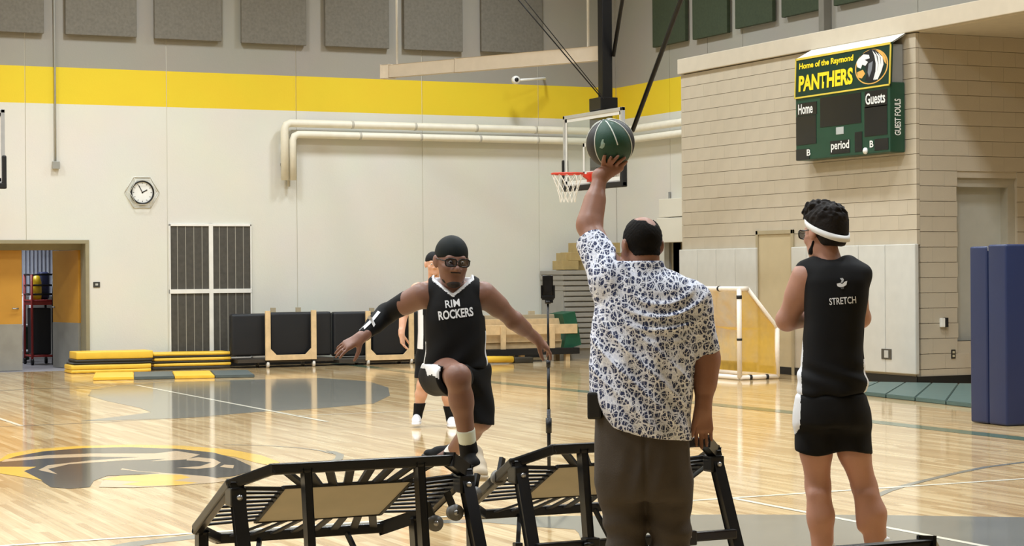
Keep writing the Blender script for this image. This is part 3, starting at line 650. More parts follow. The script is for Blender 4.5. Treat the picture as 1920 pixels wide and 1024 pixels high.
# ================================================================== things on the floor along the walls
M_my = mat('mat_vinyl_yellow', (236, 192, 62), .45, vary=.06, vscale=5); M_mg = mat('mat_vinyl_grey', (82, 92, 92), .45, vary=.05); M_mk = mat('mat_dark', (48, 44, 34), .6)
def wavy(x0, x1, y0, y1, z0, z1, amp, ph):
    """a soft slab with a slightly sagging outline"""
    b = MB().box(x0, x1, y0, y1, z0, z1, .018, seg=2)
    bmesh.ops.subdivide_edges(b.bm, edges=[e for e in b.bm.edges if abs(e.verts[0].co.x-e.verts[1].co.x) > .4], cuts=10)
    for v in b.bm.verts:
        u = (v.co.x-x0)/(x1-x0); v.co.z += amp*math.sin(u*5+ph)*u; v.co.y += amp*.8*math.sin(u*7+ph)
    return b
def mat_stack(pxl, pxr, py0, heights, group, where):
    y = on_z((pxl+pxr)/2, py0).y
    x0, x1 = on_z(pxl, py0).x, on_z(pxr, py0).x
    x0 = at_y(pxl, py0, y).x; x1 = at_y(pxr, py0, y).x
    z = 0.0
    for i, (h, mm, dx, lab) in enumerate(heights):
        o = wavy(x0+dx, x1+dx*.4, y, y+.5, z+.002, z+h, .004, 1.0).build('folded_mat', mm, None, True)
        rebase(o, ((x0+x1)/2, y+.3, z)); tag(o, lab+' '+where, 'gym mat', group); z += h+.001
def at_y(px, py, Y): return on_y(px, py, Y)
mat_stack(134, 284, 699, [(.055, M_my, 0, 'yellow folded mat at the bottom of the stack'), (.075, M_my, .0, 'yellow folded mat second from the bottom of the stack'), (.035, M_mk, .03, 'dark folded mat with thin edge in the stack'), (.045, M_mk, .06, 'dark folded mat under the top yellow mat of the stack'), (.12, M_my, .08, 'thick yellow folded mat on top of the stack')], 'yellow mats by the storage door', 'beside the storage door')
mat_stack(286, 433, 693, [(.055, M_mk, .0, 'dark mat at the bottom of the flat stack'), (.05, M_my, .02, 'thin yellow mat low in the flat stack'), (.035, M_mk, .0, 'dark mat in the middle of the flat stack'), (.05, M_my, .03, 'thin yellow mat in the middle of the flat stack'), (.03, M_mk, .01, 'dark mat under the top of the flat stack'), (.05, M_my, .02, 'thin yellow mat on top of the flat stack')], 'yellow mats by the window', 'below the window')
# long striped mat on the floor
pts = [on_z(174, 714), on_z(478, 708), on_z(465, 699), on_z(178, 704)]
t = thing('striped_floor_mat', pts[0], 0, 'long flat floor mat with alternating yellow and grey panels', 'gym mat')
for k in range(4):
    u0, u1 = k/4+.002, (k+1)/4-.002
    a, b = pts[0].lerp(pts[1], u0), pts[0].lerp(pts[1], u1); c, d = pts[3].lerp(pts[2], u1), pts[3].lerp(pts[2], u0)
    m = MB(); lo = [m.bm.verts.new((p.x, p.y, .001)) for p in (a, b, c, d)]; hi = [m.bm.verts.new((p.x, p.y, .045)) for p in (a, b, c, d)]
    m.bm.faces.new(lo); m.bm.faces.new(hi)
    for i in range(4): m.bm.faces.new((lo[i], lo[(i+1) % 4], hi[(i+1) % 4], hi[i]))
    bmesh.ops.recalc_face_normals(m.bm, faces=m.bm.faces); bmesh.ops.bevel(m.bm, geom=list(m.bm.edges), offset=.008, segments=2, affect='EDGES')
    m.build('mat_panel', M_my if k % 2 == 0 else M_mg, t, False)

# black padded boards standing on wheeled timber frames
M_bp = mat('black_pad_vinyl', (17, 20, 26), .5, vary=.08, vscale=4); M_wood = mat('pine_timber', (226, 196, 150), .6, vary=.12, vscale=9, bump=.1, bscale=40); M_cast = mat('caster_white', (220, 214, 204), .5)
YP = YB-.85
def padded_board(pxl, pxr, pyt, label, dy=0, pyb=668):
    a, b = on_y(pxl, pyt, YP+dy), on_y(pxr, pyt, YP+dy); z0 = on_y((pxl+pxr)/2, pyb, YP+dy).z
    o = MB().box(a.x, b.x, YP+dy, YP+dy+.16, max(.14, z0), a.z, .05, seg=4).build('padded_board', M_bp, None, True)
    rebase(o, ((a.x+b.x)/2, YP+dy+.08, max(.14, z0))); tag(o, label, 'padded board')
padded_board(434, 505.5, 589, 'black padded board standing under the window at the end of the row')
padded_board(507, 622, 586, 'black padded board seen through the first pale timber frame', .0)
padded_board(625, 697, 585, 'black padded board between the two pale timber frames')
padded_board(698.5, 790, 585, 'black padded board seen through the second pale timber frame')
def timber_cart(pxl, pxr, label):
    y = YP-.10; zt = on_y(pxl, 583, y).z; zb_ = on_y(pxl, 676, y).z
    x0, x1 = on_y(pxl, 600, y).x, on_y(pxr, 600, y).x; wd = .085
    t = thing('timber_cart', ((x0+x1)/2, y+.35, 0), 0, label, 'cart')
    for xx in (x0, x1): MB().box(xx-wd/2, xx+wd/2, y-.02, y+.02, zb_, zt, .004).build('upright', M_wood, t)
    MB().box(x0+wd/2, x1-wd/2, y-.019, y+.019, zb_, zb_+.085, .004).build('bottom_rail', M_wood, t)
    for s, xx in ((1, x0+wd/2), (-1, x1-wd/2)):
        MB().prism([(0, 0), (s*.10, 0), (0, .10)], Matrix(((1, 0, 0, xx), (0, 0, -1, y+.018), (0, 1, 0, zb_+.085), (0, 0, 0, 1))), .036).build('corner_gusset', M_wood, t)
    MB().box(x0-.5, x1+.35, y+.03, YB-.25, zb_-.035, zb_+.02).build('deck', mat('deck_ply_dark', (60, 52, 42), .6), t)
    for xx in (x0+.25, x1-.1): MB().box(xx-.04, xx+.04, YB-.5, YB-.46, zb_, zt+.04).build('rear_upright', mat('pine_grey', (186, 170, 140), .6), t)
    for xx in (x0, x1):
        for yy in (y+.02, YB-.4):
            c_ = MB().tube([(xx-.018, yy, .05), (xx+.018, yy, .05)], .05, 14).build('caster_wheel', M_cast, t, True)
            MB().box(xx-.03, xx+.03, yy-.02, yy+.02, .08, zb_-.0).build('caster_fork', M_mast, c_)
timber_cart(502, 588, 'pale timber cart frame on casters holding the first black boards')
timber_cart(690, 771, 'pale timber cart frame on casters behind the leaping player')

# timber rack with planks and green tarp, near the corner
yk = YB-1.45
def K(px, py, dy=0): return on_y(px, py, yk+dy)
t = thing('timber_rack', (K(990, 660).x, yk+.3, 0), 0, 'low rack of pale planks and posts near the corner', 'rack')
def plank(pxl, pxr, pt, pb, dy, m=M_wood, nm='plank', th=.04):
    a, b = K(pxl, pt, dy), K(pxr, pb, dy); MB().box(a.x, b.x, yk+dy, yk+dy+th, b.z, a.z, .005).build(nm, m, t)
plank(895, 1083, 611, 625, 0); plank(880, 1050, 600, 611, .2); plank(880, 1052, 627, 640, .1); plank(880, 1056, 641, 655, .15)
plank(880, 1040, 592, 599, .35, mat('pine_grey', (186, 170, 140), .6))
plank(940, 949, 612, 660, -.05, nm='post'); plank(1032, 1041, 612, 658, -.05, nm='post')
plank(992, 1003, 583, 600, .4, mat('pine_grey', (186, 170, 140), .6), nm='post')
a, b = K(870, 657), K(1082, 663); MB().box(a.x, b.x, yk-.1, yk+.45, b.z, a.z, .005).build('deck', M_black, t)
for xx in (a.x+.06, (a.x+b.x)/2, b.x-.2):
    for yy in (yk-.05, yk+.34): MB().box(xx-.04, xx+.04, yy, yy+.08, 0, b.z+.002).build('foot_block', M_wood, t)
o = MB().prism([(0, 0), (.34, .09), (.28, .40), (.22, .66), (-.02, .62), (.06, .3)], Matrix(((1, 0, 0, K(1058, 657).x), (0, 0, 1, yk+.02), (0, 1, 0, K(1058, 657).z), (0, 0, 0, 1))), .5).build('green_tarp', mat('tarp_green', (24, 84, 60), .5, vary=.15, vscale=5))
rebase(o, K(1058, 657)); tag(o, 'folded green tarp bundle leaning at the end of the plank rack', 'tarp')
p = on_z(880, 684)
o = MB().tube([on_y(878, 674, p.y), on_y(961, 674, p.y)], .055, 14).build('yellow_roll', M_my, None, True); rebase(o, p); tag(o, 'yellow rolled mat lying in front of the plank rack', 'mat')
o = wavy(on_y(963, 674, p.y).x, on_y(998, 674, p.y).x, p.y-.05, p.y+.1, .0, .10, .002, 0).build('dark_pad', M_mk, None, True); rebase(o, on_z(980, 680)); tag(o, 'small dark pad at the end of the yellow rolled mat', 'pad')
# stacked grey folded risers with timber steps on top
M_ris = mat('riser_grey', (158, 154, 146), .5, vary=.05); M_rise = M_ris
yr = YB-.95
def Q(px, py): return on_y(px, py, yr)
t = thing('folded_bleacher', (Q(1112, 668).x, yr+.4, 0), 0, 'tall folded grey bleacher of thin stacked treads by the corner', 'bleacher')
x0, x1 = Q(1056, 600).x, Q(1180, 600).x; zt = Q(1100, 507).z
MB().box(x0+.03, x1, yr+.05, yr+.9, 0, zt-.02).build('core', M_rise, t)
for k in range(15):
    z = zt-.005-k*.092
    MB().box(x0+.008*k, x1, yr+.0, yr+.9, z-.068, z, .006).build('tread', M_ris, t)
t = thing('timber_steps', (Q(1120, 500).x, yr+.3, zt), 0, 'pale timber step frame resting on the folded bleacher', 'steps')
for (a, b, c, d) in ((1060, 1090, 489, 506), (1075, 1096, 473, 489), (1090, 1168, 455, 474)):
    MB().box(Q(a, 500).x, Q(b, 500).x, yr+.1, yr+.5, Q(a, d).z+.002, Q(a, c).z, .006).build('step', mat('pine_old', (176, 154, 104), .6, vary=.1), t)
MB().box(Q(1072, 500).x, Q(1180, 500).x, yr+.2, yr+.6, zt, Q(1100, 474).z).build('step_core', MATS['pine_old'], t)

# ------------------------------------------------------------------ small PVC goal with yellow net
M_pvc = mat('pvc_white', (240, 228, 212), .4, vary=.03)
n0 = on_z(1387, 713); L_, Dp, Hh = 1.95, .62, 1.27
t = thing('practice_goal', n0, 0, 'small white PVC goal with sheer yellow net in front of the tan door', 'goal')
def T(x, y, z): return (x, y, z)
r_ = .034
MB().tube([T(0, 0, r_), T(0, 0, Hh)], r_, 12).build('post', M_pvc, t, True, False); MB().tube([T(0, L_, r_), T(0, L_, Hh)], r_, 12).build('post', M_pvc, t, True, False)
MB().tube([T(0, 0, Hh), T(0, L_, Hh)], r_, 12).build('crossbar', M_pvc, t, True, False)
MB().tube([T(.0, L_, r_), T(.0, 0, r_)], r_, 12).build('ground_bar', M_pvc, t, True, False)
for y in (0, L_):
    MB().tube([T(0, y, Hh), T(.14, y, Hh)], r_, 12).build('top_stub', M_pvc, t, True, False)
    MB().tube([T(.14, y, Hh), T(Dp-.04, y, .77), T(Dp, y, .70)], r_*.8, 12).build('sloping_bar', M_pvc, t, True, False)
    MB().tube([T(Dp, y, .72), T(Dp, y, r_)], r_, 12).build('rear_post', M_pvc, t, True, False)
    MB().tube([T(0, y, r_), T(Dp, y, r_)], r_, 12).build('side_bar', M_pvc, t, True, False)
MB().tube([T(Dp, 0, r_), T(Dp, L_, r_)], r_, 12).build('rear_bar', M_pvc, t, True, False)
for q0, q1 in (((0, 0, .55), (0, 0, .58)), ((0, 0, 1.13), (0, 0, 1.18)), ((.15, 0, r_), (.19, 0, r_)), ((.42, 0, r_), (.46, 0, r_)), ((0, .5, Hh), (0, .54, Hh))):
    MB().tube([q0, q1], r_+.005, 12).build('hook_strap', M_black, t, True, False)
def net_mat():
    m = bpy.data.materials.new('sheer_yellow_net'); m.use_nodes = True; nt = m.node_tree; b = nt.nodes['Principled BSDF']
    b.inputs['Base Color'].default_value = lin((230, 186, 70)); b.inputs['Roughness'].default_value = .8
    tr = nt.nodes.new('ShaderNodeBsdfTransparent'); mx = nt.nodes.new('ShaderNodeMixShader')
    n = nt.nodes.new('ShaderNodeTexNoise'); n.inputs['Scale'].default_value = 5; tc = nt.nodes.new('ShaderNodeTexCoord'); nt.links.new(tc.outputs['Object'], n.inputs['Vector'])
    mr = nt.nodes.new('ShaderNodeMapRange'); mr.inputs['From Min'].default_value = .3; mr.inputs['From Max'].default_value = .7; mr.inputs['To Min'].default_value = .42; mr.inputs['To Max'].default_value = .68
    nt.links.new(n.outputs['Fac'], mr.inputs['Value']); nt.links.new(mr.outputs['Result'], mx.inputs[0])
    nt.links.new(tr.outputs[0], mx.inputs[1]); nt.links.new(b.outputs[0], mx.inputs[2]); nt.links.new(mx.outputs[0], nt.nodes['Material Output'].inputs[0]); return m
M_net = net_mat()
def sheet(name, f, nu=14, nv=14, m=M_net):
    b = MB(); g = [[b.bm.verts.new(f(i/nu, j/nv)) for j in range(nv+1)] for i in range(nu+1)]
    for i in range(nu):
        for j in range(nv): b.bm.faces.new((g[i][j], g[i+1][j], g[i+1][j+1], g[i][j+1]))
    return b.build(name, m, t, True, False)
def topz(x): return Hh if x < .14 else Hh-(x-.14)/(Dp-.14)*(Hh-.70)
for y in (0, L_): sheet('side_net', lambda u, v, y=y: (u*Dp, y+.02*math.sin(v*6+u*4), v*(topz(u*Dp))))
sheet('back_net', lambda u, v: (Dp-.0+.03*math.sin(u*9)*math.sin(v*3), u*L_, v*.70))
sheet('roof_net', lambda u, v: (.14+(Dp-.14)*v, u*L_, Hh-(Hh-.70)*v-.16*math.sin(u*math.pi)*math.sin(v*math.pi)**.6-.05*math.sin(math.pi*v)))
# ------------------------------------------------------------------ green floor mat by the alcove, blue standing mat
M_teal = mat('mat_vinyl_teal', (74, 98, 94), .45, vary=.05)
a, b, c, d = on_z(1626, 742), on_z(1850, 768), on_z(1850, 727), on_z(1640, 730)
yv = [a, b, Vector((b.x+1.2, b.y+2.0, 0)), Vector((XB-.05, YC-.3, 0))]
t = thing('teal_floor_mat', a, 0, 'teal folding mat laid on the floor by the alcove corner', 'gym mat')
e0, e1 = on_z(1560, 735), on_z(1900, 774)
f0, f1 = on_z(1600, 722), on_z(1900, 728)
for k in range(6):
    p = [e0.lerp(e1, k/6+.002), e0.lerp(e1, (k+1)/6-.002), f0.lerp(f1, (k+1)/6-.002), f0.lerp(f1, k/6+.002)]
    m = MB(); lo = [m.bm.verts.new((q.x, q.y, .001)) for q in p]; hi = [m.bm.verts.new((q.x, q.y, .05)) for q in p]
    m.bm.faces.new(lo); m.bm.faces.new(hi)
    for i in range(4): m.bm.faces.new((lo[i], lo[(i+1) % 4], hi[(i+1) % 4], hi[i]))
    bmesh.ops.recalc_face_normals(m.bm, faces=m.bm.faces); bmesh.ops.bevel(m.bm, geom=list(m.bm.edges), offset=.008, segments=2, affect='EDGES')
    m.build('mat_panel', M_teal, t, False)
MB().bar(e0+Vector((.03, -.012, .02)), e1+Vector((.03, -.012, .02)), .02, .04).build('mat_edge', M_teal, t)
M_blue = mat('mat_vinyl_blue', (22, 38, 80), .4, vary=.05, vscale=3, bump=.1, bscale=6)
p = on_z(1888, 800); hgt = at_d(1888, 458, p.dot(FWD) if False else (p-Vector((0, 0, HC))).dot(FWD)).z
t = thing('blue_crash_mat', p, R(-4), 'tall blue vinyl crash mat standing on end near the alcove', 'gym mat')
MB().box(0, 1.2, 0, .30, .004, hgt, .025, seg=3).build('mat_cover', M_blue, t, True, False)
MB().box(-.004, 1.2, .31, .60, .004, hgt-.015, .025, seg=3).build('mat_cover', M_blue, t, True, False)
MB().box(.01, 1.18, .295, .315, hgt-.06, hgt-.02).build('seam_strap', mat('strap_grey', (150, 150, 150), .6), t, False, False)
o = MB().box(on_y(1838, 600, YC-.5).x, on_y(1846, 600, YC-.5).x, YC-.52, YC-.48, 0, on_y(1840, 628, YC-.5).z, .004).build('timber_post', M_wood); rebase(o, (on_y(1842, 600, YC-.5).x, YC-.5, 0)); tag(o, 'short pale timber post behind the blue crash mat', 'post')

# ------------------------------------------------------------------ phone on a slim stand
p = on_z(1030, 941)
t = thing('phone_stand', p, R(-25), 'slim black telescopic stand on the court holding a phone', 'tripod')
sc = 1/280.0
def V(z0, z1, r): return MB().tube([(0, 0, z0), (0, 0, z1)], r, 10)
V(.16, .62, .0125).build('lower_pole', M_mast, t, True, False); V(.60, .92, .010).build('middle_pole', M_mast, t, True, False); V(.9, 1.33, .0075).build('upper_pole', M_mast, t, True, False)
V(.46, .56, .02).build('clamp', M_mast, t, True, False); V(.90, .95, .015).build('clamp', M_mast, t, True, False)
for k in range(3):
    an = R(90+k*120); MB().bar((0, 0, .2), (.22*math.cos(an), .22*math.sin(an), .01), .018, .012).build('leg', M_mast, t, False, False)
V(1.325, 1.345, .02).box(-.02, .035, -.012, .012, 1.33, 1.35, .004).build('tilt_head', M_mast, t, True, False)
MB().box(-.04, .04, -.015, .02, 1.35, 1.38, .004).box(-.048, -.036, -.014, .016, 1.36, 1.45, .004).box(.036, .048, -.014, .016, 1.36, 1.45, .004).build('phone_clamp', M_mast, t, False, False)
ph = MB().box(-.036, .036, -.006, .006, 1.36, 1.515, .005).build('phone', mat('phone_black', (18, 18, 20), .25), None, True, False)
ph.location = p; ph.rotation_euler = (0, 0, R(-25)); tag(ph, 'black smartphone clamped upright on the slim stand', 'phone')
MB().box(-.033, .033, .006, .007, 1.365, 1.51).build('screen', mat('phone_screen', (10, 10, 14), .1), None, False, False).parent = ph

# ------------------------------------------------------------------ storage room contents
def S(px, py, D): return on_y(px, py, YB+D)
D1 = 2.2
t = thing('ball_cart', (S(80, 690, D1).x, YB+D1, 0), 0, 'red and black wheeled ball cart inside the storage room', 'cart')
x0, x1 = S(60, 600, D1).x, S(100, 600, D1).x; M_red = mat('cart_red', (150, 40, 34), .5)
def zz(py): return S(80, py, D1).z
for xx in (x0, x1):
    for yy in (YB+D1, YB+D1+.6): 
        MB().tube([(xx, yy, .08), (xx, yy, zz(515))], .022, 8).build('cart_post', M_mast if xx == x1 else M_red, t, True)
        MB().tube([(xx-.02, yy, .055), (xx+.02, yy, .055)], .055, 14).build('caster_wheel', M_mast, t, True)
for py, m in ((515, M_mast), (535, M_mast), (552, M_mast), (564, M_red), (668, M_red)):
    z = zz(py); MB().tube([(x0, YB+D1, z), (x1, YB+D1, z), (x1, YB+D1+.6, z), (x0, YB+D1+.6, z)], .016, 6, closed=True).build('cart_rail', m, t, True)
MB().box(x0, x1, YB+D1, YB+D1+.6, zz(572), zz(566)).build('cart_shelf', M_red, t)
o = MB().box(S(64, 600, D1).x, x1-.02, YB+D1+.08, YB+D1+.55, zz(665), zz(578), .02).build('black_bag', mat('bag_black', (20, 20, 26), .6)); rebase(o, (x0+.2, YB+D1+.3, zz(665))); tag(o, 'black equipment bag on the lower shelf of the ball cart', 'bag')
o = MB().lathe([(0, 0), (.07, .0), (.085, .1), (.08, .3), (.05, .4), (0, .42)], 16, Matrix.Translation((S(72, 560, D1).x, YB+D1+.12, zz(562)))).build('yellow_bottle', mat('yellow_plastic', (238, 200, 40), .4), None, True); rebase(o, (S(72, 560, D1).x, YB+D1+.12, zz(562))); tag(o, 'yellow and orange rounded container in the ball cart', 'container')
o = MB().box(S(80, 560, D1).x, S(98, 560, D1).x, YB+D1+.2, YB+D1+.5, zz(562), zz(510), .05, seg=3).build('blue_bag', mat('bag_blue', (44, 50, 92), .6), None, True); rebase(o, (S(88, 560, D1).x, YB+D1+.35, zz(562))); tag(o, 'dark blue bag in the upper tray of the ball cart', 'bag')
D2 = 3.2
t = thing('white_rack', (S(50, 680, D2).x, YB+D2, 0), 0, 'white tubular rack in the storage room', 'rack')
M_tub = mat('tube_white', (232, 232, 236), .4)
for pxx in (44, 58): MB().tube([(S(pxx, 600, D2).x, YB+D2, 0.02), (S(pxx, 600, D2).x, YB+D2, S(pxx, 553, D2).z)], .025, 8).build('rack_post', M_tub, t, True)
for py in (553, 610, 658): MB().tube([(S(30, 600, D2).x, YB+D2, S(50, py, D2).z), (S(60, 600, D2).x, YB+D2, S(50, py, D2).z)], .022, 8).build('rack_bar', M_tub, t, True)
o = MB().box(S(40, 600, D2).x, S(56, 600, D2).x, YB+D2+.05, YB+D2+.4, .05, S(50, 612, D2).z, .02).build('green_bin', mat('bin_green', (20, 60, 40), .5)); rebase(o, (S(48, 600, D2).x, YB+D2+.2, .05)); tag(o, 'dark green bin behind the white rack', 'bin')
D3 = 4.4
M_cur = mat('curtain_white', (232, 234, 244), .7)
ca, cb = S(40, 480, D3).x, S(110, 480, D3).x
t = thing('white_curtain', (ca, YB+D3, S(60, 560, D3).z), 0, 'white pleated curtain hanging at the back of the storage room', 'curtain')
def cur(u, v): return Vector((ca+(cb-ca)*u, YB+D3+.05*math.sin(u*60), S(60, 556, D3).z*(1-v)+2.55*v))
b = MB(); g = [[b.bm.verts.new(cur(i/80, j/4)) for j in range(5)] for i in range(81)]
for i in range(80):
    for j in range(4): b.bm.faces.new((g[i][j], g[i+1][j], g[i+1][j+1], g[i][j+1]))
b.build('curtain_cloth', M_cur, t, True)
MB().tube([(ca-.2, YB+D3, 2.56), (cb+.2, YB+D3, 2.56)], .02, 8).build('curtain_rod', M_tub, t, True)
# ================================================================== trampolines
M_tf = mat('trampoline_frame_black', (17, 17, 18), .32, metal=.15, vary=.1); M_bed = mat('trampoline_bed_canvas', (150, 136, 112), .75, vary=.12, vscale=7, bump=.2, bscale=240)
M_bung = mat('bungee_black', (20, 20, 21), .6); M_wheel = mat('wheel_grey', (120, 118, 114), .4); M_bolt = mat('bolt_steel', (190, 190, 190), .3, metal=.9)
TH, TL_, YL = .735, .355, .78
def slope(y): return TH+(TL_-TH)*y/YL
def make_tramp(M0, label, wheels):
    t = thing('mini_trampoline', M0.translation, M0.to_euler().z, label, 'trampoline', 'tilted mini trampolines')
    def B(mb, n, m, par=None, sm=False): return mb.build(n, m, par or t, sm, world=False)
    def pt(x, y, dz=0): return Vector((x, y, slope(y)+dz))
    oc = [(-.40, 0), (.40, 0), (.535, .14), (.535, YL-.14), (.40, YL), (-.40, YL), (-.535, YL-.14), (-.535, .14)]
    for i in range(8):
        a, b = oc[i], oc[(i+1) % 8]; A, Bp = pt(*a), pt(*b); d = (Bp-A).normalized()*.014
        r = B(MB().bar(A-d, Bp+d, .042, .046, bev=.008), 'frame_rail', M_tf)
    # bed
    bx, by0, by1 = .295, .17, .56
    nb = 10
    b = MB(); g = [[b.bm.verts.new(pt(-bx+2*bx*i/nb, by0+(by1-by0)*j/nb, -.012-.02*math.sin(math.pi*i/nb)*math.sin(math.pi*j/nb))) for j in range(nb+1)] for i in range(nb+1)]
    lo = [[b.bm.verts.new(v.co-Vector((0, 0, .006))) for v in rr] for rr in g]
    for i in range(nb):
        for j in range(nb):
            b.bm.faces.new((g[i][j], g[i+1][j], g[i+1][j+1], g[i][j+1])); b.bm.faces.new((lo[i][j], lo[i][j+1], lo[i+1][j+1], lo[i+1][j]))
    bed = B(b, 'bed', M_bed, sm=True)
    hem = MB()
    cs = [(-bx, by0), (bx, by0), (bx, by1), (-bx, by1)]
    for i in range(4): hem.bar(pt(*cs[i], -.014), pt(*cs[(i+1) % 4], -.014), .016, .014)
    B(hem, 'bed_hem', M_bung, bed)
    # bungee cords, flat straps slanting between rail and bed
    def cord(a, b, wd):
        B(MB().bar(a, b, wd, .010, bev=.003), 'bungee_cord', M_bung)
    n = 8
    for k in range(n):
        u = (k+.5)/n
        cord(pt(-.39+.78*u, .02), pt(-bx+.03+(2*bx-.06)*min(1, u+.05), by0, -.012), .036)
        cord(pt(-.39+.78*u, YL-.02), pt(-bx+.03+(2*bx-.06)*min(1, u+.05), by1, -.012), .036)
    for k in range(9):
        u = (k+.5)/9
        for s in (-1, 1): cord(pt(s*.515, .16+(YL-.32)*u), pt(s*bx, by0+(by1-by0)*u, -.012), .030)
    # legs under the high edge, splayed toward the back, a bar between them and two struts
    for s in (-1, 1):
        top = pt(s*.52, .12, -.01); ft = Vector((s*.535, -.16, .012))
        l = B(MB().bar(top, ft, .040, .044, bev=.008), 'leg', M_tf); B(MB().tube([ft+Vector((0, 0, -.012)), ft+Vector((0, 0, .05))], .034, 12), 'rubber_foot', M_black, l, True)
        B(MB().box(s*.52-.035, s*.52+.035, .08, .17, slope(.12)-.10, slope(.12)-.02, .01), 'leg_bracket', M_tf)
        B(MB().tube([(s*.52, .075, slope(.12)-.06), (s*.52, .066, slope(.12)-.06)], .012, 10), 'bolt', M_bolt, None, True)
        # low edge legs
        lt = pt(s*.51, YL-.12, -.01); lf = Vector((s*.52, YL-.16, .012))
        l = B(MB().bar(lt, lf, .044, .044, bev=.01), 'leg', M_tf); B(MB().tube([lf+Vector((0, 0, -.012)), lf+Vector((0, 0, .05))], .032, 12), 'rubber_foot', M_black, l, True)
        B(MB().bar(pt(s*.255, .0, -.01), (s*.255, -.06, .30), .034, .036, bev=.008), 'strut', M_tf)
        B(MB().box(s*.255-.036, s*.255+.036, -.105, -.045, .265, .335, .008), 'strut_joint', M_tf)
        B(MB().tube([(s*.255, -.105, .31), (s*.255-.05, -.115, .31)], .008, 8), 'locking_pin', M_bolt if s > 0 else M_tf, None, True)
        # folding brace under the low edge
        br = B(MB().bar(pt(s*.21, YL-.02, -.02), (s*.26, YL-.10, .19), .020, .02), 'folding_brace', M_tf); B(MB().bar((s*.26, YL-.10, .21), (s*.28, YL-.28, .06), .018, .018).box(s*.26-.02, s*.26+.02, YL-.12, YL-.08, .18, .22, .005), 'brace_link', M_tf, br)
    B(MB().bar((-.525, -.06, .30), (.525, -.06, .30), .04, .045, bev=.008), 'cross_bar', M_tf)
    B(MB().bar((-.52, YL-.155, .06), (.52, YL-.155, .06), .035, .035, bev=.008), 'ground_bar', M_tf)
    for wp in wheels:
        x, y, z = M0.inverted() @ at_d(*wp)
        wl_ = B(MB().tube([(x, y-.016, z), (x, y+.016, z)], .036, 18), 'wheel', M_wheel, None, True)
        B(MB().tube([(x, y-.02, z), (x, y+.02, z)], .012, 10), 'wheel_hub', M_bolt, wl_, True)
        B(MB().bar((x, y, z), (x-math.copysign(.03, x), y+.02, z+.09), .018, .03), 'wheel_fork', M_tf)
    return t
def bed_mat():
    m = M_bed; nt = m.node_tree; b = nt.nodes['Principled BSDF']; tr = nt.nodes.new('ShaderNodeBsdfTranslucent'); tr.inputs[0].default_value = lin((214, 198, 166))
    mx = nt.nodes.new('ShaderNodeMixShader'); mx.inputs[0].default_value = .4; nt.links.new(b.outputs[0], mx.inputs[1]); nt.links.new(tr.outputs[0], mx.inputs[2]); nt.links.new(mx.outputs[0], nt.nodes['Material Output'].inputs[0])
bed_mat()
TR = 0.0
def tloc(px, py, D):
    q = at_d(px, py, D); return Matrix.Translation((q.x, q.y, 0)) @ Matrix.Rotation(TR, 4, 'Z')
t1_ = make_tramp(tloc(681, 870, 8.33), 'tilted black mini trampoline in front of the leaping player', [(815, 981, 8.72), (853, 961, 8.6)])
t2_ = make_tramp(tloc(1183, 834, 9.14), 'tilted black mini trampoline behind the man in the patterned shirt', [(888, 926, 9.25), (935, 896, 9.2)])
t3_ = make_tramp(tloc(1522, 1015, 5.58), 'black mini trampoline at the feet of the man with the white headband', [(1800, 1180, 5.9)])
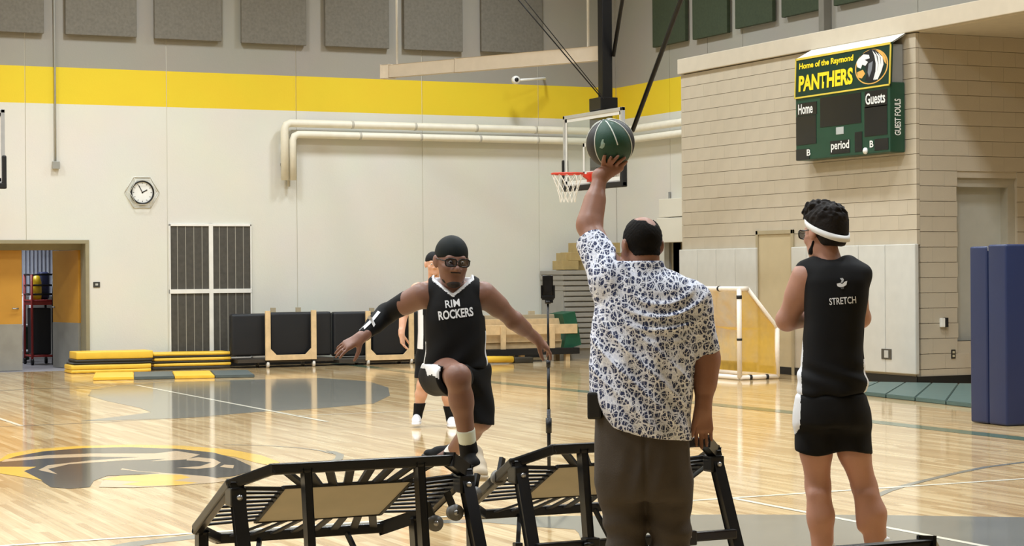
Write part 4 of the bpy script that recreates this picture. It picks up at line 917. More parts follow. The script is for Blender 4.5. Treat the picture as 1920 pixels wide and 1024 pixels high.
# ================================================================== people: smooth implicit bodies turned into continuous meshes
class Field:
    def __init__(s, lo, hi, h):
        s.h = h; s.lo = np.array(lo, float); s.n = np.ceil((np.array(hi)-s.lo)/h).astype(int)+1
        s.ax = [(s.lo[i]+h*np.arange(s.n[i])).astype(np.float32) for i in range(3)]
        s.d = np.full(tuple(s.n), .2, np.float32)
    def sub(s, lo, hi):
        a = np.clip(np.floor((np.array(lo)-s.lo)/s.h).astype(int), 0, s.n); b = np.clip(np.ceil((np.array(hi)-s.lo)/s.h).astype(int)+1, 0, s.n)
        sl = tuple(slice(a[i], b[i]) for i in range(3))
        return sl, s.ax[0][sl[0]][:, None, None], s.ax[1][sl[1]][None, :, None], s.ax[2][sl[2]][None, None, :]
    def put(s, sl, q, k, op='u'):
        d = s.d[sl]
        if d.size == 0: return
        if op == 'u':
            hh = np.maximum(k-np.abs(d-q), 0)/max(k, 1e-6); s.d[sl] = np.minimum(d, q)-hh*hh*k*.25
        else:      # subtract
            q = -q; hh = np.maximum(k-np.abs(d-q), 0)/max(k, 1e-6); s.d[sl] = np.maximum(d, q)+hh*hh*k*.25
    def cap(s, a, b, ra, rb=None, k=.02, op='u'):
        rb = ra if rb is None else rb; a = np.array(a, float); b = np.array(b, float); m = max(ra, rb)+k+.03
        sl, X, Y, Z = s.sub(np.minimum(a, b)-m, np.maximum(a, b)+m); ab = b-a; L = max(float(ab@ab), 1e-9)
        t = np.clip(((X-a[0])*ab[0]+(Y-a[1])*ab[1]+(Z-a[2])*ab[2])/L, 0, 1)
        q = np.sqrt((X-a[0]-t*ab[0])**2+(Y-a[1]-t*ab[1])**2+(Z-a[2]-t*ab[2])**2)-(ra+(rb-ra)*t)
        s.put(sl, q, k, op); return s
    def chain(s, pts, rs, k=.02):
        for i in range(len(pts)-1): s.cap(pts[i], pts[i+1], rs[i], rs[i+1], k)
        return s
    def ell(s, c, r, Rm=None, k=.02, op='u'):
        c = np.array(c, float); r = np.array(r, float); m = r.max()+k+.03
        sl, X, Y, Z = s.sub(c-m, c+m); x, y, z = X-c[0], Y-c[1], Z-c[2]
        if Rm is not None:
            Rm = np.array(Rm); x, y, z = (Rm[0, 0]*x+Rm[1, 0]*y+Rm[2, 0]*z, Rm[0, 1]*x+Rm[1, 1]*y+Rm[2, 1]*z, Rm[0, 2]*x+Rm[1, 2]*y+Rm[2, 2]*z)
        k0 = np.sqrt((x/r[0])**2+(y/r[1])**2+(z/r[2])**2); k1 = np.sqrt((x/r[0]**2)**2+(y/r[1]**2)**2+(z/r[2]**2)**2)
        s.put(sl, k0*(k0-1)/np.maximum(k1, 1e-5), k, op); return s
    def loft(s, rows, k=.03, n=2.4, infl=0.0, op='u'):
        """rows of (z, cx, cy, rx, ry), any z order"""
        rows = np.array(sorted(rows)); z0, z1 = rows[0, 0], rows[-1, 0]
        lo = [(rows[:, 1]-rows[:, 3]).min()-.06-k, (rows[:, 2]-rows[:, 4]).min()-.06-k, z0-.06-k]; hi = [(rows[:, 1]+rows[:, 3]).max()+.06+k, (rows[:, 2]+rows[:, 4]).max()+.06+k, z1+.06+k]
        sl, X, Y, Z = s.sub(lo, hi); zz = np.clip(Z.ravel(), z0, z1)
        f = [np.interp(zz, rows[:, 0], rows[:, j])[None, None, :].astype(np.float32) for j in (1, 2, 3, 4)]
        ker = np.ones(5)/5
        def sm(v):
            w = np.pad(v.ravel(), 2, mode='edge'); return np.convolve(w, ker, 'valid')[None, None, :].astype(np.float32)
        f = [sm(v) for v in f]
        rx, ry = f[2]+infl, f[3]+infl
        q = ((np.abs(X-f[0])/rx)**n+(np.abs(Y-f[1])/ry)**n)**(1/n); mn = np.minimum(rx, ry)
        d = (q-1)*mn; e = np.abs(Z-(z0+z1)/2)-(z1-z0)/2-infl
        kk = .03; hh = np.maximum(kk-np.abs(d-e), 0)/kk; d = np.maximum(d, e)+hh*hh*kk*.25
        s.put(sl, d, k, op); return s
    def apply(s, fn):
        """fn(X,Y,Z,d) -> new d over the whole grid"""
        s.d = fn(s.ax[0][:, None, None], s.ax[1][None, :, None], s.ax[2][None, None, :], s.d).astype(np.float32); return s
    def mesh(s, name, smooth=1):
        d = s.d; d[0], d[-1], d[:, 0], d[:, -1], d[:, :, 0], d[:, :, -1] = .05, .05, .05, .05, .05, .05
        I = d < 0; c = [I[i:I.shape[0]-1+i, j:I.shape[1]-1+j, l:I.shape[2]-1+l] for i in (0, 1) for j in (0, 1) for l in (0, 1)]
        cnt = sum(x.astype(np.int8) for x in c); act = (cnt > 0) & (cnt < 8)
        idx = np.argwhere(act); vid = np.full(act.shape, -1, np.int64); vid[tuple(idx.T)] = np.arange(len(idx))
        acc = np.zeros((len(idx), 3)); num = np.zeros(len(idx))
        co = [(i, j, l) for i in (0, 1) for j in (0, 1) for l in (0, 1)]
        val = {o: d[idx[:, 0]+o[0], idx[:, 1]+o[1], idx[:, 2]+o[2]].astype(float) for o in co}
        for o in co:
            for ax in range(3):
                if o[ax] == 0:
                    o2 = list(o); o2[ax] = 1; o2 = tuple(o2); a, b = val[o], val[o2]; m = (a < 0) != (b < 0)
                    t = np.where(m, a/np.where(a-b == 0, 1, a-b), 0)
                    p = np.tile(np.array(o, float), (len(idx), 1)); p[:, ax] += t; acc[m] += p[m]; num[m] += 1
        V = s.lo+s.h*(idx+acc/num[:, None])
        F = []
        for ax in range(3):
            sa = [slice(None)]*3; sb_ = [slice(None)]*3; sa[ax] = slice(0, -1); sb_[ax] = slice(1, None)
            A, B = I[tuple(sa)], I[tuple(sb_)]; e = np.argwhere(A != B); u, v = (ax+1) % 3, (ax+2) % 3
            ok = (e[:, u] > 0) & (e[:, v] > 0) & (e[:, u] < act.shape[u]) & (e[:, v] < act.shape[v]); e = e[ok]
            def cell(du, dv):
                q = e.copy(); q[:, u] -= du; q[:, v] -= dv; return vid[tuple(q.T)]
            q = np.stack([cell(1, 1), cell(0, 1), cell(0, 0), cell(1, 0)], 1); fl_ = ~A[tuple(e.T)]; q[fl_] = q[fl_][:, ::-1]; F.append(q)
        Fq = np.concatenate(F); Fq = Fq[(Fq >= 0).all(1)]
        for _ in range(smooth):
            S_ = np.zeros_like(V); C_ = np.zeros(len(V))
            for i in range(4):
                a, b = Fq[:, i], Fq[:, (i+1) % 4]
                for ax in range(3): S_[:, ax] += np.bincount(a, V[b, ax], len(V))+np.bincount(b, V[a, ax], len(V))
                C_ += np.bincount(a, minlength=len(V))+np.bincount(b, minlength=len(V))
            V = V*.5+.5*S_/np.maximum(C_, 1)[:, None]
        me = bpy.data.meshes.new(name); me.vertices.add(len(V)); me.vertices.foreach_set('co', V.ravel().astype(np.float32))
        me.loops.add(len(Fq)*4); me.loops.foreach_set('vertex_index', Fq.ravel().astype(np.int32)); me.polygons.add(len(Fq))
        me.polygons.foreach_set('loop_start', (np.arange(len(Fq))*4).astype(np.int32))
        me.polygons.foreach_set('use_smooth', np.ones(len(Fq), bool)); me.update(); me.validate(); return me
def smax(a, b, k):
    hh = np.maximum(k-np.abs(a-b), 0)/k; return np.maximum(a, b)+hh*hh*k*.25
class Fig:
    """a person: local frame with x to the right in view, y away from the camera, z up; built at its own distance D"""
    def __init__(s, px0, D):
        s.px0, s.D = px0, D; s.hor = 507-.0073*(px0-960); s.bear = math.atan((px0-960)/F)
        s.D0 = D/math.cos(s.bear)
        p = at_d(px0, s.hor, D); s.base = Vector((p.x, p.y, 0)); s.M = Matrix.Translation(s.base) @ Matrix.Rotation(YAW-s.bear, 4, 'Z')
    def s(s_, y=0): return F/(s_.D+y)
    def P(s_, px, py, y=0.0):
        k = s_.s(y); return np.array([(px-s_.px0)/k, y, HC-(py-s_.hor+.0073*(px-s_.px0))/k])
    def X(s_, px, y=0): return (px-s_.px0)/s_.s(y)
    def Z(s_, py, y=0): return HC-(py-s_.hor)/s_.s(y)
    def rows(s_, L):
        """(py, px_left, px_right, cy, ry) -> loft rows"""
        out = []
        for py, a, b, cy, ry in L: out.append((s_.Z(py), s_.X((a+b)/2), cy, (b-a)/2/s_.s(), ry))
        return out
    def person(s_, me, skin, label):
        o = bpy.data.objects.new('person', me); me.materials.append(skin); COL.objects.link(o)
        o.location = s_.base; o.rotation_euler = (0, 0, YAW-s_.bear); ROOTM[o.name] = s_.M; s_.o = o; return tag(o, label, 'person')
    def part(s_, name, me, m, par=None, label=None):
        for mm in (m if isinstance(m, (list, tuple)) else [m]): me.materials.append(mm)
        o = bpy.data.objects.new(name, me); COL.objects.link(o); o.parent = par or s_.o; ROOTM[o.name] = s_.M
        if label: o['label'] = label
        return o
    def mb(s_, name, mb, m, par=None, smooth=False):
        return mb.build(name, m, par or s_.o, smooth, world=False)
def unit(v): v = np.array(v, float); return v/np.linalg.norm(v)
def rotm(yaw, pitch=0, roll=0):
    return np.array(Matrix.Rotation(yaw, 3, 'Z') @ Matrix.Rotation(pitch, 3, 'X') @ Matrix.Rotation(roll, 3, 'Y'))
def head(S, c, Rm, sc=1.0, nose=1.0, jaw=1.0):
    """local head frame: +y is where the face looks, z up"""
    def T(p): return np.array(c)+Rm@(np.array(p)*sc)
    E = lambda p, r, k=.02, op='u': S.ell(T(p), np.array(r)*sc, Rm, k*sc, op)
    E((0, -.015, .032), (.076, .096, .086)); E((0, .028, -.03), (.064*jaw, .062, .084), .03); E((0, .04, -.082), (.048*jaw, .045, .034), .03)
    E((0, .078, -.098), (.022, .018, .016), .02)
    S.cap(T((-.036, .076, .020)), T((.036, .076, .020)), .013*sc, .013*sc, .018)
    for sx in (-1, 1):
        E((sx*.031, .100, .001), (.017, .016, .012), .012, 's'); E((sx*.040, .064, -.03), (.022, .022, .02), .02)
        E((sx*.030, .079, .0), (.0135, .0135, .0125), .004)
        E((sx*.078, -.008, -.008), (.010, .024, .034), .008); E((sx*.086, -.016, -.002), (.007, .020, .028), .006)
        E((sx*.014*nose, .094, -.037), (.010*nose, .011, .008), .008)
    S.cap(T((0, .088, .008)), T((0, .108, -.030)), .008*sc, .0125*nose*sc, .012)
    S.cap(T((-.020, .083, -.0585)), T((.020, .083, -.0585)), .006*sc, .006*sc, .006); S.cap(T((0, .088, -.0575)), T((0, .088, -.058)), .007*sc, .007*sc, .01)
    S.cap(T((-.018, .082, -.070)), T((.018, .082, -.070)), .007*sc, .007*sc, .006)
    S.cap(T((-.026, .092, -.0645)), T((.026, .092, -.0645)), .0025*sc, .0025*sc, .004, 's')
    return T
def hand(S, w, d, nrm, side, curl=(.35, .45, .3), size=1.0, thumb=(.75, .35), spread=.07):
    """w wrist, d toward the fingers, nrm out of the palm; the thumb leaves on side*cross(d,nrm)"""
    w = np.array(w, float); d = unit(d); nrm = unit(np.array(nrm)-d*(np.array(nrm)@d)); lat = np.cross(d, nrm)*side; z = size
    for u, r0, r1 in ((-.026, .016, .0135), (-.010, .018, .0140), (.008, .018, .0140), (.025, .017, .0135)):
        S.cap(w+lat*u*.7*z+d*.005*z, w+lat*u*1.15*z+d*.085*z, r0*z, r1*z, .014)
    S.cap(w-d*.03, w+d*.02, .024*z, .022*z, .02)
    for i, (u, L, r) in enumerate(((.030, .070, .0088), (.010, .079, .0092), (-.011, .073, .0088), (-.031, .057, .0078))):
        p = w+lat*u*z+d*(.088-.004*abs(i-1))*z; a = 0.0; dd = unit(d+lat*(1.3-i)*spread)
        for j, f in enumerate((.45, .31, .24)):
            a += curl[j]*(1+.12*i); v = dd*math.cos(a)+nrm*math.sin(a); q = p+v*L*f*z
            S.cap(p, q, r*z*(1-.08*j), r*z*(1-.08*(j+1)), .0045); p = q
    p = w+lat*.026*z+d*.022*z+nrm*.006; v = unit(d*.75+lat*thumb[0]+nrm*thumb[1])
    q = p+v*.042*z; S.cap(p, q, .0155*z, .0115*z, .012); v2 = unit(v+d*.5+nrm*.12); q2 = q+v2*.030*z; S.cap(q, q2, .0115*z, .0102*z, .004)
    v3 = unit(v2+d*.3); S.cap(q2, q2+v3*.024*z, .0102*z, .0085*z, .004)
def shoe(fig, heel, toe, up, m_up, m_sole, name='shoe', w=1.0, par=None):
    """heel and toe: points on the sole line"""
    heel, toe = np.array(heel, float), np.array(toe, float); up = unit(up); d = unit(toe-heel); up = unit(up-d*(up@d)); L = np.linalg.norm(toe-heel); lat = np.cross(d, up)
    lo = np.minimum(heel, toe)-.14; hi = np.maximum(heel, toe)+.16
    S = Field(lo, hi, .006)
    S.cap(heel+d*.03+up*.045, heel+d*.035+up*.09, .036*w, .038*w, .02); S.cap(heel+d*.03+up*.045, heel+d*.5*L+up*.045, .038*w, .042*w, .02)
    for s in (-1, 1): S.cap(heel+d*.5*L+up*.042+lat*s*.008, toe-d*.05+up*.034+lat*s*.012, .036*w, .027*w, .02)
    S.cap(heel+d*.06+up*.08, heel+d*.55*L+up*.06, .036*w, .03*w, .02)
    def cutf(side):
        def fn(X, Y, Z, dd):
            q = (X-heel[0])*up[0]+(Y-heel[1])*up[1]+(Z-heel[2])*up[2]; return smax(dd, (side*(.03-q)), .004)
        return fn
    S2 = Field(lo, hi, .006)
    for s in (-1, 1):
        S2.cap(heel+d*.035+up*.016+lat*s*.006, heel+d*.5*L+up*.016+lat*s*.008, .036*w, .038*w, .01); S2.cap(heel+d*.5*L+up*.016+lat*s*.008, toe-d*.045+up*.018+lat*s*.010, .038*w, .032*w, .01)
    S2.apply(lambda X, Y, Z, dd: smax(smax(dd, -((X-heel[0])*up[0]+(Y-heel[1])*up[1]+(Z-heel[2])*up[2]), .004), ((X-heel[0])*up[0]+(Y-heel[1])*up[1]+(Z-heel[2])*up[2])-.034, .004))
    S.apply(cutf(1))
    sh = fig.part(name, S.mesh(name), m_up, par); fig.part('sole', S2.mesh('sole'), m_sole, sh); return sh
def wrap_text(fig, cloth, txt, c, w, h, m, yaw=0, tilt=0, dirn=(0, 1, 0), bold=.02, name='lettering', me=None, off=.004):
    """lay flat lettering on the cloth: c centre (x,z) in the figure frame, cast along dirn"""
    bm = bmesh.new(); bm.from_mesh(cloth.data); bv = BVHTree.FromBMesh(bm); bm.free()
    me = me or fit_text(txt, w, h, bold)
    b = bmesh.new(); b.from_mesh(me); bmesh.ops.triangulate(b, faces=b.faces); bmesh.ops.subdivide_edges(b, edges=[e for e in b.edges if e.calc_length() > .02], cuts=2)
    D_ = Vector(dirn); flip = -1 if D_.y < 0 else 1
    ct, st = math.cos(tilt), math.sin(tilt)
    for v in b.verts:
        x, z = v.co.x*ct-v.co.y*st, v.co.x*st+v.co.y*ct
        o = Vector((c[0]+flip*x, 0, c[1]+z))-D_*1.0; hit = bv.ray_cast(o, D_)
        v.co = (hit[0]-D_*off) if hit[0] else o+D_*.85
    me2 = bpy.data.meshes.new(name); b.to_mesh(me2); b.free(); return fig.part(name, me2, m, cloth)
def surf_point(cloth_me):
    bm = bmesh.new(); bm.from_mesh(cloth_me); bv = BVHTree.FromBMesh(bm); bm.free(); return bv
def set_mats(me, fn):
    n = len(me.polygons); c = np.zeros(n*3); me.polygons.foreach_get('center', c); q = np.zeros(n*3); me.polygons.foreach_get('normal', q)
    me.polygons.foreach_set('material_index', fn(c.reshape(-1, 3), q.reshape(-1, 3)).astype(np.int32))
def skin_mat(name, rgb, vary=.08):
    m = mat(name, rgb, .48, vary=vary, vscale=9, bump=.06, bscale=130); b = m.node_tree.nodes['Principled BSDF']
    b.inputs['Subsurface Weight'].default_value = .06; b.inputs['Subsurface Radius'].default_value = (.02, .008, .004); return m
M_hair = mat('hair_dark_brown', (17, 14, 12), .8, vary=.3, vscale=40, bump=.3, bscale=120, spec=.15)
M_jer = mat('jersey_black', (9, 9, 11), .75, vary=.1, vscale=6, spec=.25); M_jw = mat('jersey_white', (232, 234, 238), .6, vary=.03)
M_eyew = mat('eye_white', (220, 214, 206), .2); M_eyed = mat('eye_dark', (24, 18, 14), .15); M_gls = mat('glasses_black', (14, 14, 15), .25)
def lens_mat():
    m = bpy.data.materials.new('spectacle_lens'); m.use_nodes = True; nt = m.node_tree; nt.nodes.remove(nt.nodes['Principled BSDF'])
    tr = nt.nodes.new('ShaderNodeBsdfTransparent'); tr.inputs[0].default_value = (.22, .22, .23, 1); gl = nt.nodes.new('ShaderNodeBsdfGlossy'); gl.inputs['Roughness'].default_value = .05
    mx = nt.nodes.new('ShaderNodeMixShader'); mx.inputs[0].default_value = .06; nt.links.new(tr.outputs[0], mx.inputs[1]); nt.links.new(gl.outputs[0], mx.inputs[2]); nt.links.new(mx.outputs[0], nt.nodes['Material Output'].inputs[0]); return m
M_lens = lens_mat()
def eyes_and_glasses(fig, T, Rm, sc, glasses=True, par=None, eyes=True):
    for sx in (-1, 1):
        if eyes:
            MC_ = Matrix.Translation(Vector(T((sx*.031, .0825, .001))))
            e = fig.mb('eye', MB().lathe([(0, -.0115*sc), (.008*sc, -.008*sc), (.0115*sc, 0), (.008*sc, .008*sc), (0, .0115*sc)], 14, MC_), M_eyew, par, True)
            fig.mb('iris', MB().lathe([(0, .0122*sc), (.004*sc, .0115*sc), (.0055*sc, .009*sc)], 12, Matrix.Translation(Vector(T((sx*.031, .0825, .001)))) @ Matrix([list(r)+[0] for r in Rm]+[[0, 0, 0, 1]]) @ Matrix.Rotation(R(-90), 4, 'X')), M_eyed, e, True)
    if glasses:
        g = MB()
        for sx in (-1, 1):
            pts = [Vector(T((sx*.034+.029*math.copysign(abs(math.cos(a))**.6, math.cos(a)), .110-.006*abs(math.cos(a))*(1 if math.cos(a)*sx > 0 else 0), .002+.020*math.copysign(abs(math.sin(a))**.7, math.sin(a))))) for a in np.linspace(0, 2*math.pi, 20, endpoint=False)]
            g.tube(pts, .0032*sc, 6, closed=True)
            g.tube([Vector(T((sx*.063, .104, .008))), Vector(T((sx*.079, .06, .010))), Vector(T((sx*.084, -.005, .008))), Vector(T((sx*.082, -.03, -.012)))], .003*sc, 6)
        g.tube([Vector(T((-.007, .111, .006))), Vector(T((0, .115, .009))), Vector(T((.007, .111, .006)))], .0026*sc, 6)
        gl = fig.mb('glasses', g, M_gls, par, True)
        for sx in (-1, 1):
            pts = [Vector(T((sx*.034+.028*math.copysign(abs(math.cos(a))**.6, math.cos(a)), .1085-.005*abs(math.cos(a))*(1 if math.cos(a)*sx > 0 else 0), .002+.0195*math.copysign(abs(math.sin(a))**.7, math.sin(a))))) for a in np.linspace(0, 2*math.pi, 20, endpoint=False)]
            fig.mb('lens', MB().quad(pts), M_lens, gl)
        return gl
# ------------------------------------------------------------------ man in the patterned shirt, seen from behind, holding up the ball
A = Fig(1215, 8.2)
sk1 = skin_mat('skin_tan', (150, 106, 86))
S = Field(A.P(1040, 1230)-np.array([0, .35, 0]), A.P(1400, 280)+np.array([0, .55, 0]), .0058)
S.loft(A.rows([(890, 1130, 1275, 0, .12), (780, 1120, 1282, 0, .15), (700, 1122, 1290, .0, .14), (620, 1125, 1300, 0, .13), (560, 1130, 1300, 0, .115), (525, 1150, 1270, 0, .09)]), .03)
S.cap(A.P(1208, 540), A.P(1203, 480, .02), .068, .060, .03)
HR = rotm(R(22), R(-4)); hc = A.P(1203, 460, .03)
T1 = head(S, hc, HR, .99, jaw=1.1)
S.ell(T1((0, -.045, -.06)), (.056, .048, .05), HR, .03)                       # nape
# raised left arm
sh, el, wr_ = A.P(1150, 528, .0), A.P(1105, 424, .17), A.P(1127, 330, .27)
S.cap(A.P(1190, 545), sh, .075, .075, .04); S.cap(sh, el, .066, .049, .03); S.cap(el, wr_, .050, .029, .02); S.cap(el+(wr_-el)*.1, el+(wr_-el)*.5, .049, .042, .03)
bc = A.P(1146, 268, .32); br = .1055
def onball(px, py, lift=.0085):
    x, z = A.P(px, py, .24)[0]-bc[0], A.P(px, py, .24)[2]-bc[2]; rr = min(math.hypot(x, z), br*.98)
    if math.hypot(x, z) > rr: s_ = rr/math.hypot(x, z); x, z = x*s_, z*s_
    v = np.array([x, -math.sqrt(br*br-x*x-z*z), z]); return bc+v*(br+lift)/br
pk = [onball(1144, 308, .014), onball(1155, 309, .014), onball(1163, 311, .014)]
for q in pk: S.cap(wr_, q, .026, .016, .02)
S.cap(wr_, onball(1136, 312, .014), .025, .015, .02)
def finger(pts, r0=.0098, r1=.0072):
    for i in range(len(pts)-1):
        a, b = r0+(r1-r0)*i/(len(pts)-1), r0+(r1-r0)*(i+1)/(len(pts)-1); S.cap(pts[i], pts[i+1], a, b, .004)
finger([onball(1133, 311, .012), onball(1134, 300, .009), onball(1137, 286, .008)], .0115, .0082)        # thumb
finger([onball(1143, 308), onball(1151, 299), onball(1160, 290)]); finger([onball(1151, 309), onball(1161, 300), onball(1171, 293)])
finger([onball(1158, 311), onball(1167, 304), onball(1174, 299)]); finger([onball(1160, 315), onball(1168, 311), onball(1175, 306)], .0088, .0064)
finger([onball(1141, 307), onball(1144, 298), onball(1147, 292)], .0085, .0068)
# hanging right arm, palm toward the camera
sh, el, wr_ = A.P(1292, 560, 0), A.P(1324, 668, .02), A.P(1316, 766, -.02)
S.cap(A.P(1250, 545), sh, .075, .075, .04); S.cap(sh, el, .066, .052, .03); S.cap(el, wr_, .050, .034, .02); S.cap(el+(wr_-el)*.15, el+(wr_-el)*.5, .050, .045, .03)
hand(S, wr_, (.0, .02, -1), (.10, -1, 0), 1, (.12, .22, .2), 1.0, (.28, .30), .012)
# legs inside the trousers and feet
for hx, kx, ax in ((1162, 1171, 1173), (1247, 1254, 1257)):
    S.cap(A.P(hx, 880), A.P(kx, 1000), .080, .056, .03); S.cap(A.P(kx, 1000), A.P(ax, 1165), .056, .042, .02)
me = S.mesh('person'); A.person(me, sk1, 'man seen from behind in a blue and white patterned shirt raising a basketball')
# hair: cropped cap of dark hair with a bare crown
S = Field(hc-.16, hc+.16, .0045)
def HE(p, r, k=.01, op='u'): S.ell(T1(p), np.array(r), HR, k, op)
HE((0, -.016, .030), (.0795, .0985, .0895)); HE((0, -.048, -.045), (.060, .052, .04), .02)
HE((0, -.045, .127), (.050, .056, .034), .004, 's'); HE((.018, -.082, .100), (.020, .024, .026), .01, 's')
def hairline(X, Y, Z, d):
    P_ = [X-hc[0], Y-hc[1], Z-hc[2]]; y = HR[0, 1]*P_[0]+HR[1, 1]*P_[1]+HR[2, 1]*P_[2]; z = HR[0, 2]*P_[0]+HR[1, 2]*P_[1]+HR[2, 2]*P_[2]
    return np.maximum(np.maximum(d, (-.048-z)+.55*np.maximum(y+.06, 0)), (y-.055)-.0*z)+.0015*np.sin(X*400)*np.sin(Z*380)
S.apply(hairline); A.part('hair', S.mesh('hair'), M_hair, label='cropped dark hair with a bare crown')
eyes_and_glasses(A, T1, HR, .99, glasses=False)
# trousers
M_trs = mat('trousers_dark_brown', (64, 56, 48), .8, vary=.12, vscale=7, bump=.2, bscale=160)
S = Field(A.P(1060, 1215)-np.array([0, .35, 0]), A.P(1350, 745)+np.array([0, .35, 0]), .0065)
S.loft(A.rows([(935, 1124, 1290, 0, .15), (910, 1118, 1291, 0, .172), (880, 1112, 1292, 0, .18), (830, 1112, 1290, 0, .175), (780, 1114, 1286, 0, .17), (765, 1116, 1284, 0, .168)]), .03)
for hx, kx, ax, r0, r1, r2 in ((1161, 1171, 1173, .105, .081, .075), (1249, 1254, 1257, .105, .081, .076)):
    S.cap(A.P(hx, 905), A.P(kx, 1010), r0, r1, .03); S.cap(A.P(kx, 1010), A.P(ax, 1178), r1, r2, .02)
S.apply(lambda X, Y, Z, d: np.maximum(d, .03-Z)+.007*np.sin(62*(Z-.2*X)+3*np.sin(9*X))*np.clip((.75-Z)*3, 0, 1)*np.exp(-((Z-.46)/.16)**2)
    +.006*np.sin((X-A.X(1206))*70-Z*18)*np.exp(-((X-A.X(1206))/.10)**2-((Z-.70)/.13)**2)+.010*np.exp(-((X-A.X(1207))/.010)**2)*np.clip((Z-.55)*6, 0, 1))
A.part('trousers', S.mesh('trousers'), M_trs)
for ax in (1168, 1257):
    p = A.P(ax, 1178); shoe(A, (p[0], -.09, .0), (p[0]+.02*(1 if ax > 1200 else -1), .19, 0), (0, 0, 1), M_black, mat('shoe_sole_dark', (60, 58, 54), .6), 'shoe', 1.1)
# shirt
def shirt_mat():
    m = bpy.data.materials.new('shirt_blue_print'); m.use_nodes = True; nt = m.node_tree; b = nt.nodes['Principled BSDF']; b.inputs['Roughness'].default_value = .75
    L = nt.links.new; N = nt.nodes.new; tc = N('ShaderNodeTexCoord'); mp = N('ShaderNodeMapping'); mp.inputs['Scale'].default_value = (1, .35, .82); L(tc.outputs['Object'], mp.inputs[0])
    n = N('ShaderNodeTexNoise'); n.inputs['Scale'].default_value = 18; L(mp.outputs[0], n.inputs['Vector'])
    ad = N('ShaderNodeMix'); ad.data_type = 'RGBA'; ad.blend_type = 'LINEAR_LIGHT'; ad.inputs['Factor'].default_value = .012; L(mp.outputs[0], ad.inputs['A']); L(n.outputs['Color'], ad.inputs['B'])
    def vor(scale, feat):
        v = N('ShaderNodeTexVoronoi'); v.feature = feat; v.distance = 'EUCLIDEAN'; v.inputs['Scale'].default_value = scale; v.inputs['Randomness'].default_value = .75; L(ad.outputs['Result'], v.inputs['Vector']); return v
    v1 = vor(40, 'DISTANCE_TO_EDGE'); r1 = N('ShaderNodeValToRGB'); r1.color_ramp.elements[0].position = .085; r1.color_ramp.elements[0].color = (0, 0, 0, 1); r1.color_ramp.elements[1].position = .13; r1.color_ramp.elements[1].color = (1, 1, 1, 1); L(v1.outputs['Distance'], r1.inputs[0])
    v2 = vor(72, 'DISTANCE_TO_EDGE'); r2 = N('ShaderNodeValToRGB'); r2.color_ramp.elements[0].position = .03; r2.color_ramp.elements[0].color = (0, 0, 0, 1); r2.color_ramp.elements[1].position = .06; r2.color_ramp.elements[1].color = (1, 1, 1, 1); L(v2.outputs['Distance'], r2.inputs[0])
    m1 = N('ShaderNodeMix'); m1.data_type = 'RGBA'; m1.inputs['A'].default_value = lin((240, 243, 252)); m1.inputs['B'].default_value = lin((172, 180, 210))
    mm = N('ShaderNodeMath'); mm.operation = 'MULTIPLY'; L(r2.outputs['Color'], mm.inputs[0]); mm.inputs[1].default_value = .45; L(mm.outputs[0], m1.inputs['Factor'])
    m2 = N('ShaderNodeMix'); m2.data_type = 'RGBA'; L(m1.outputs['Result'], m2.inputs['A']); m2.inputs['B'].default_value = lin((40, 50, 88))
    mu = N('ShaderNodeMath'); mu.operation = 'MULTIPLY'; L(r1.outputs['Color'], mu.inputs[0]); L(r2.outputs['Color'], mu.inputs[1]); L(mu.outputs[0], m2.inputs['Factor'])
    L(m2.outputs['Result'], b.inputs['Base Color']); return m
M_shirt = shirt_mat()
S = Field(A.P(1060, 850)-np.array([0, .33, 0]), A.P(1375, 420)+np.array([0, .42, 0]), .0055)
S.loft(A.rows([(840, 1108, 1296, 0, .188), (800, 1104, 1294, 0, .192), (760, 1102, 1293, 0, .19), (710, 1104, 1300, 0, .183), (660, 1106, 1310, 0, .172), (610, 1108, 1316, 0, .16), (570, 1116, 1316, 0, .145), (540, 1132, 1300, 0, .125), (522, 1148, 1272, .0, .105), (508, 1166, 1250, .01, .09)]), .03, n=2.3)
S.cap(A.P(1178, 545), A.P(1150, 528), .10, .095, .05); S.cap(A.P(1150, 528), A.P(1106, 448, .135), .092, .066, .04)
S.cap(A.P(1255, 548), A.P(1294, 566), .085, .082, .05); S.cap(A.P(1294, 566), A.P(1327, 668, .02), .078, .053, .04)
S.cap(A.P(1207, 524, -.005), A.P(1205, 486, .005), .092, .086, .02)          # collar stand
xs_ = [A.X(p) for p in (1090, 1112, 1117, 1122, 1132, 1150, 1200, 1250, 1300)]; zs_ = [A.Z(p) for p in (778, 776, 735, 752, 775, 797, 812, 819, 825)]
ca_, cb_ = A.P(1100, 442, .14), A.P(1150, 528)
ua = unit(np.array(cb_)-np.array(ca_)); a_end = A.P(1105, 452, .14); ub = unit(A.P(1294, 566)-A.P(1327, 660, .02)); b_end = A.P(1326, 664, .02)
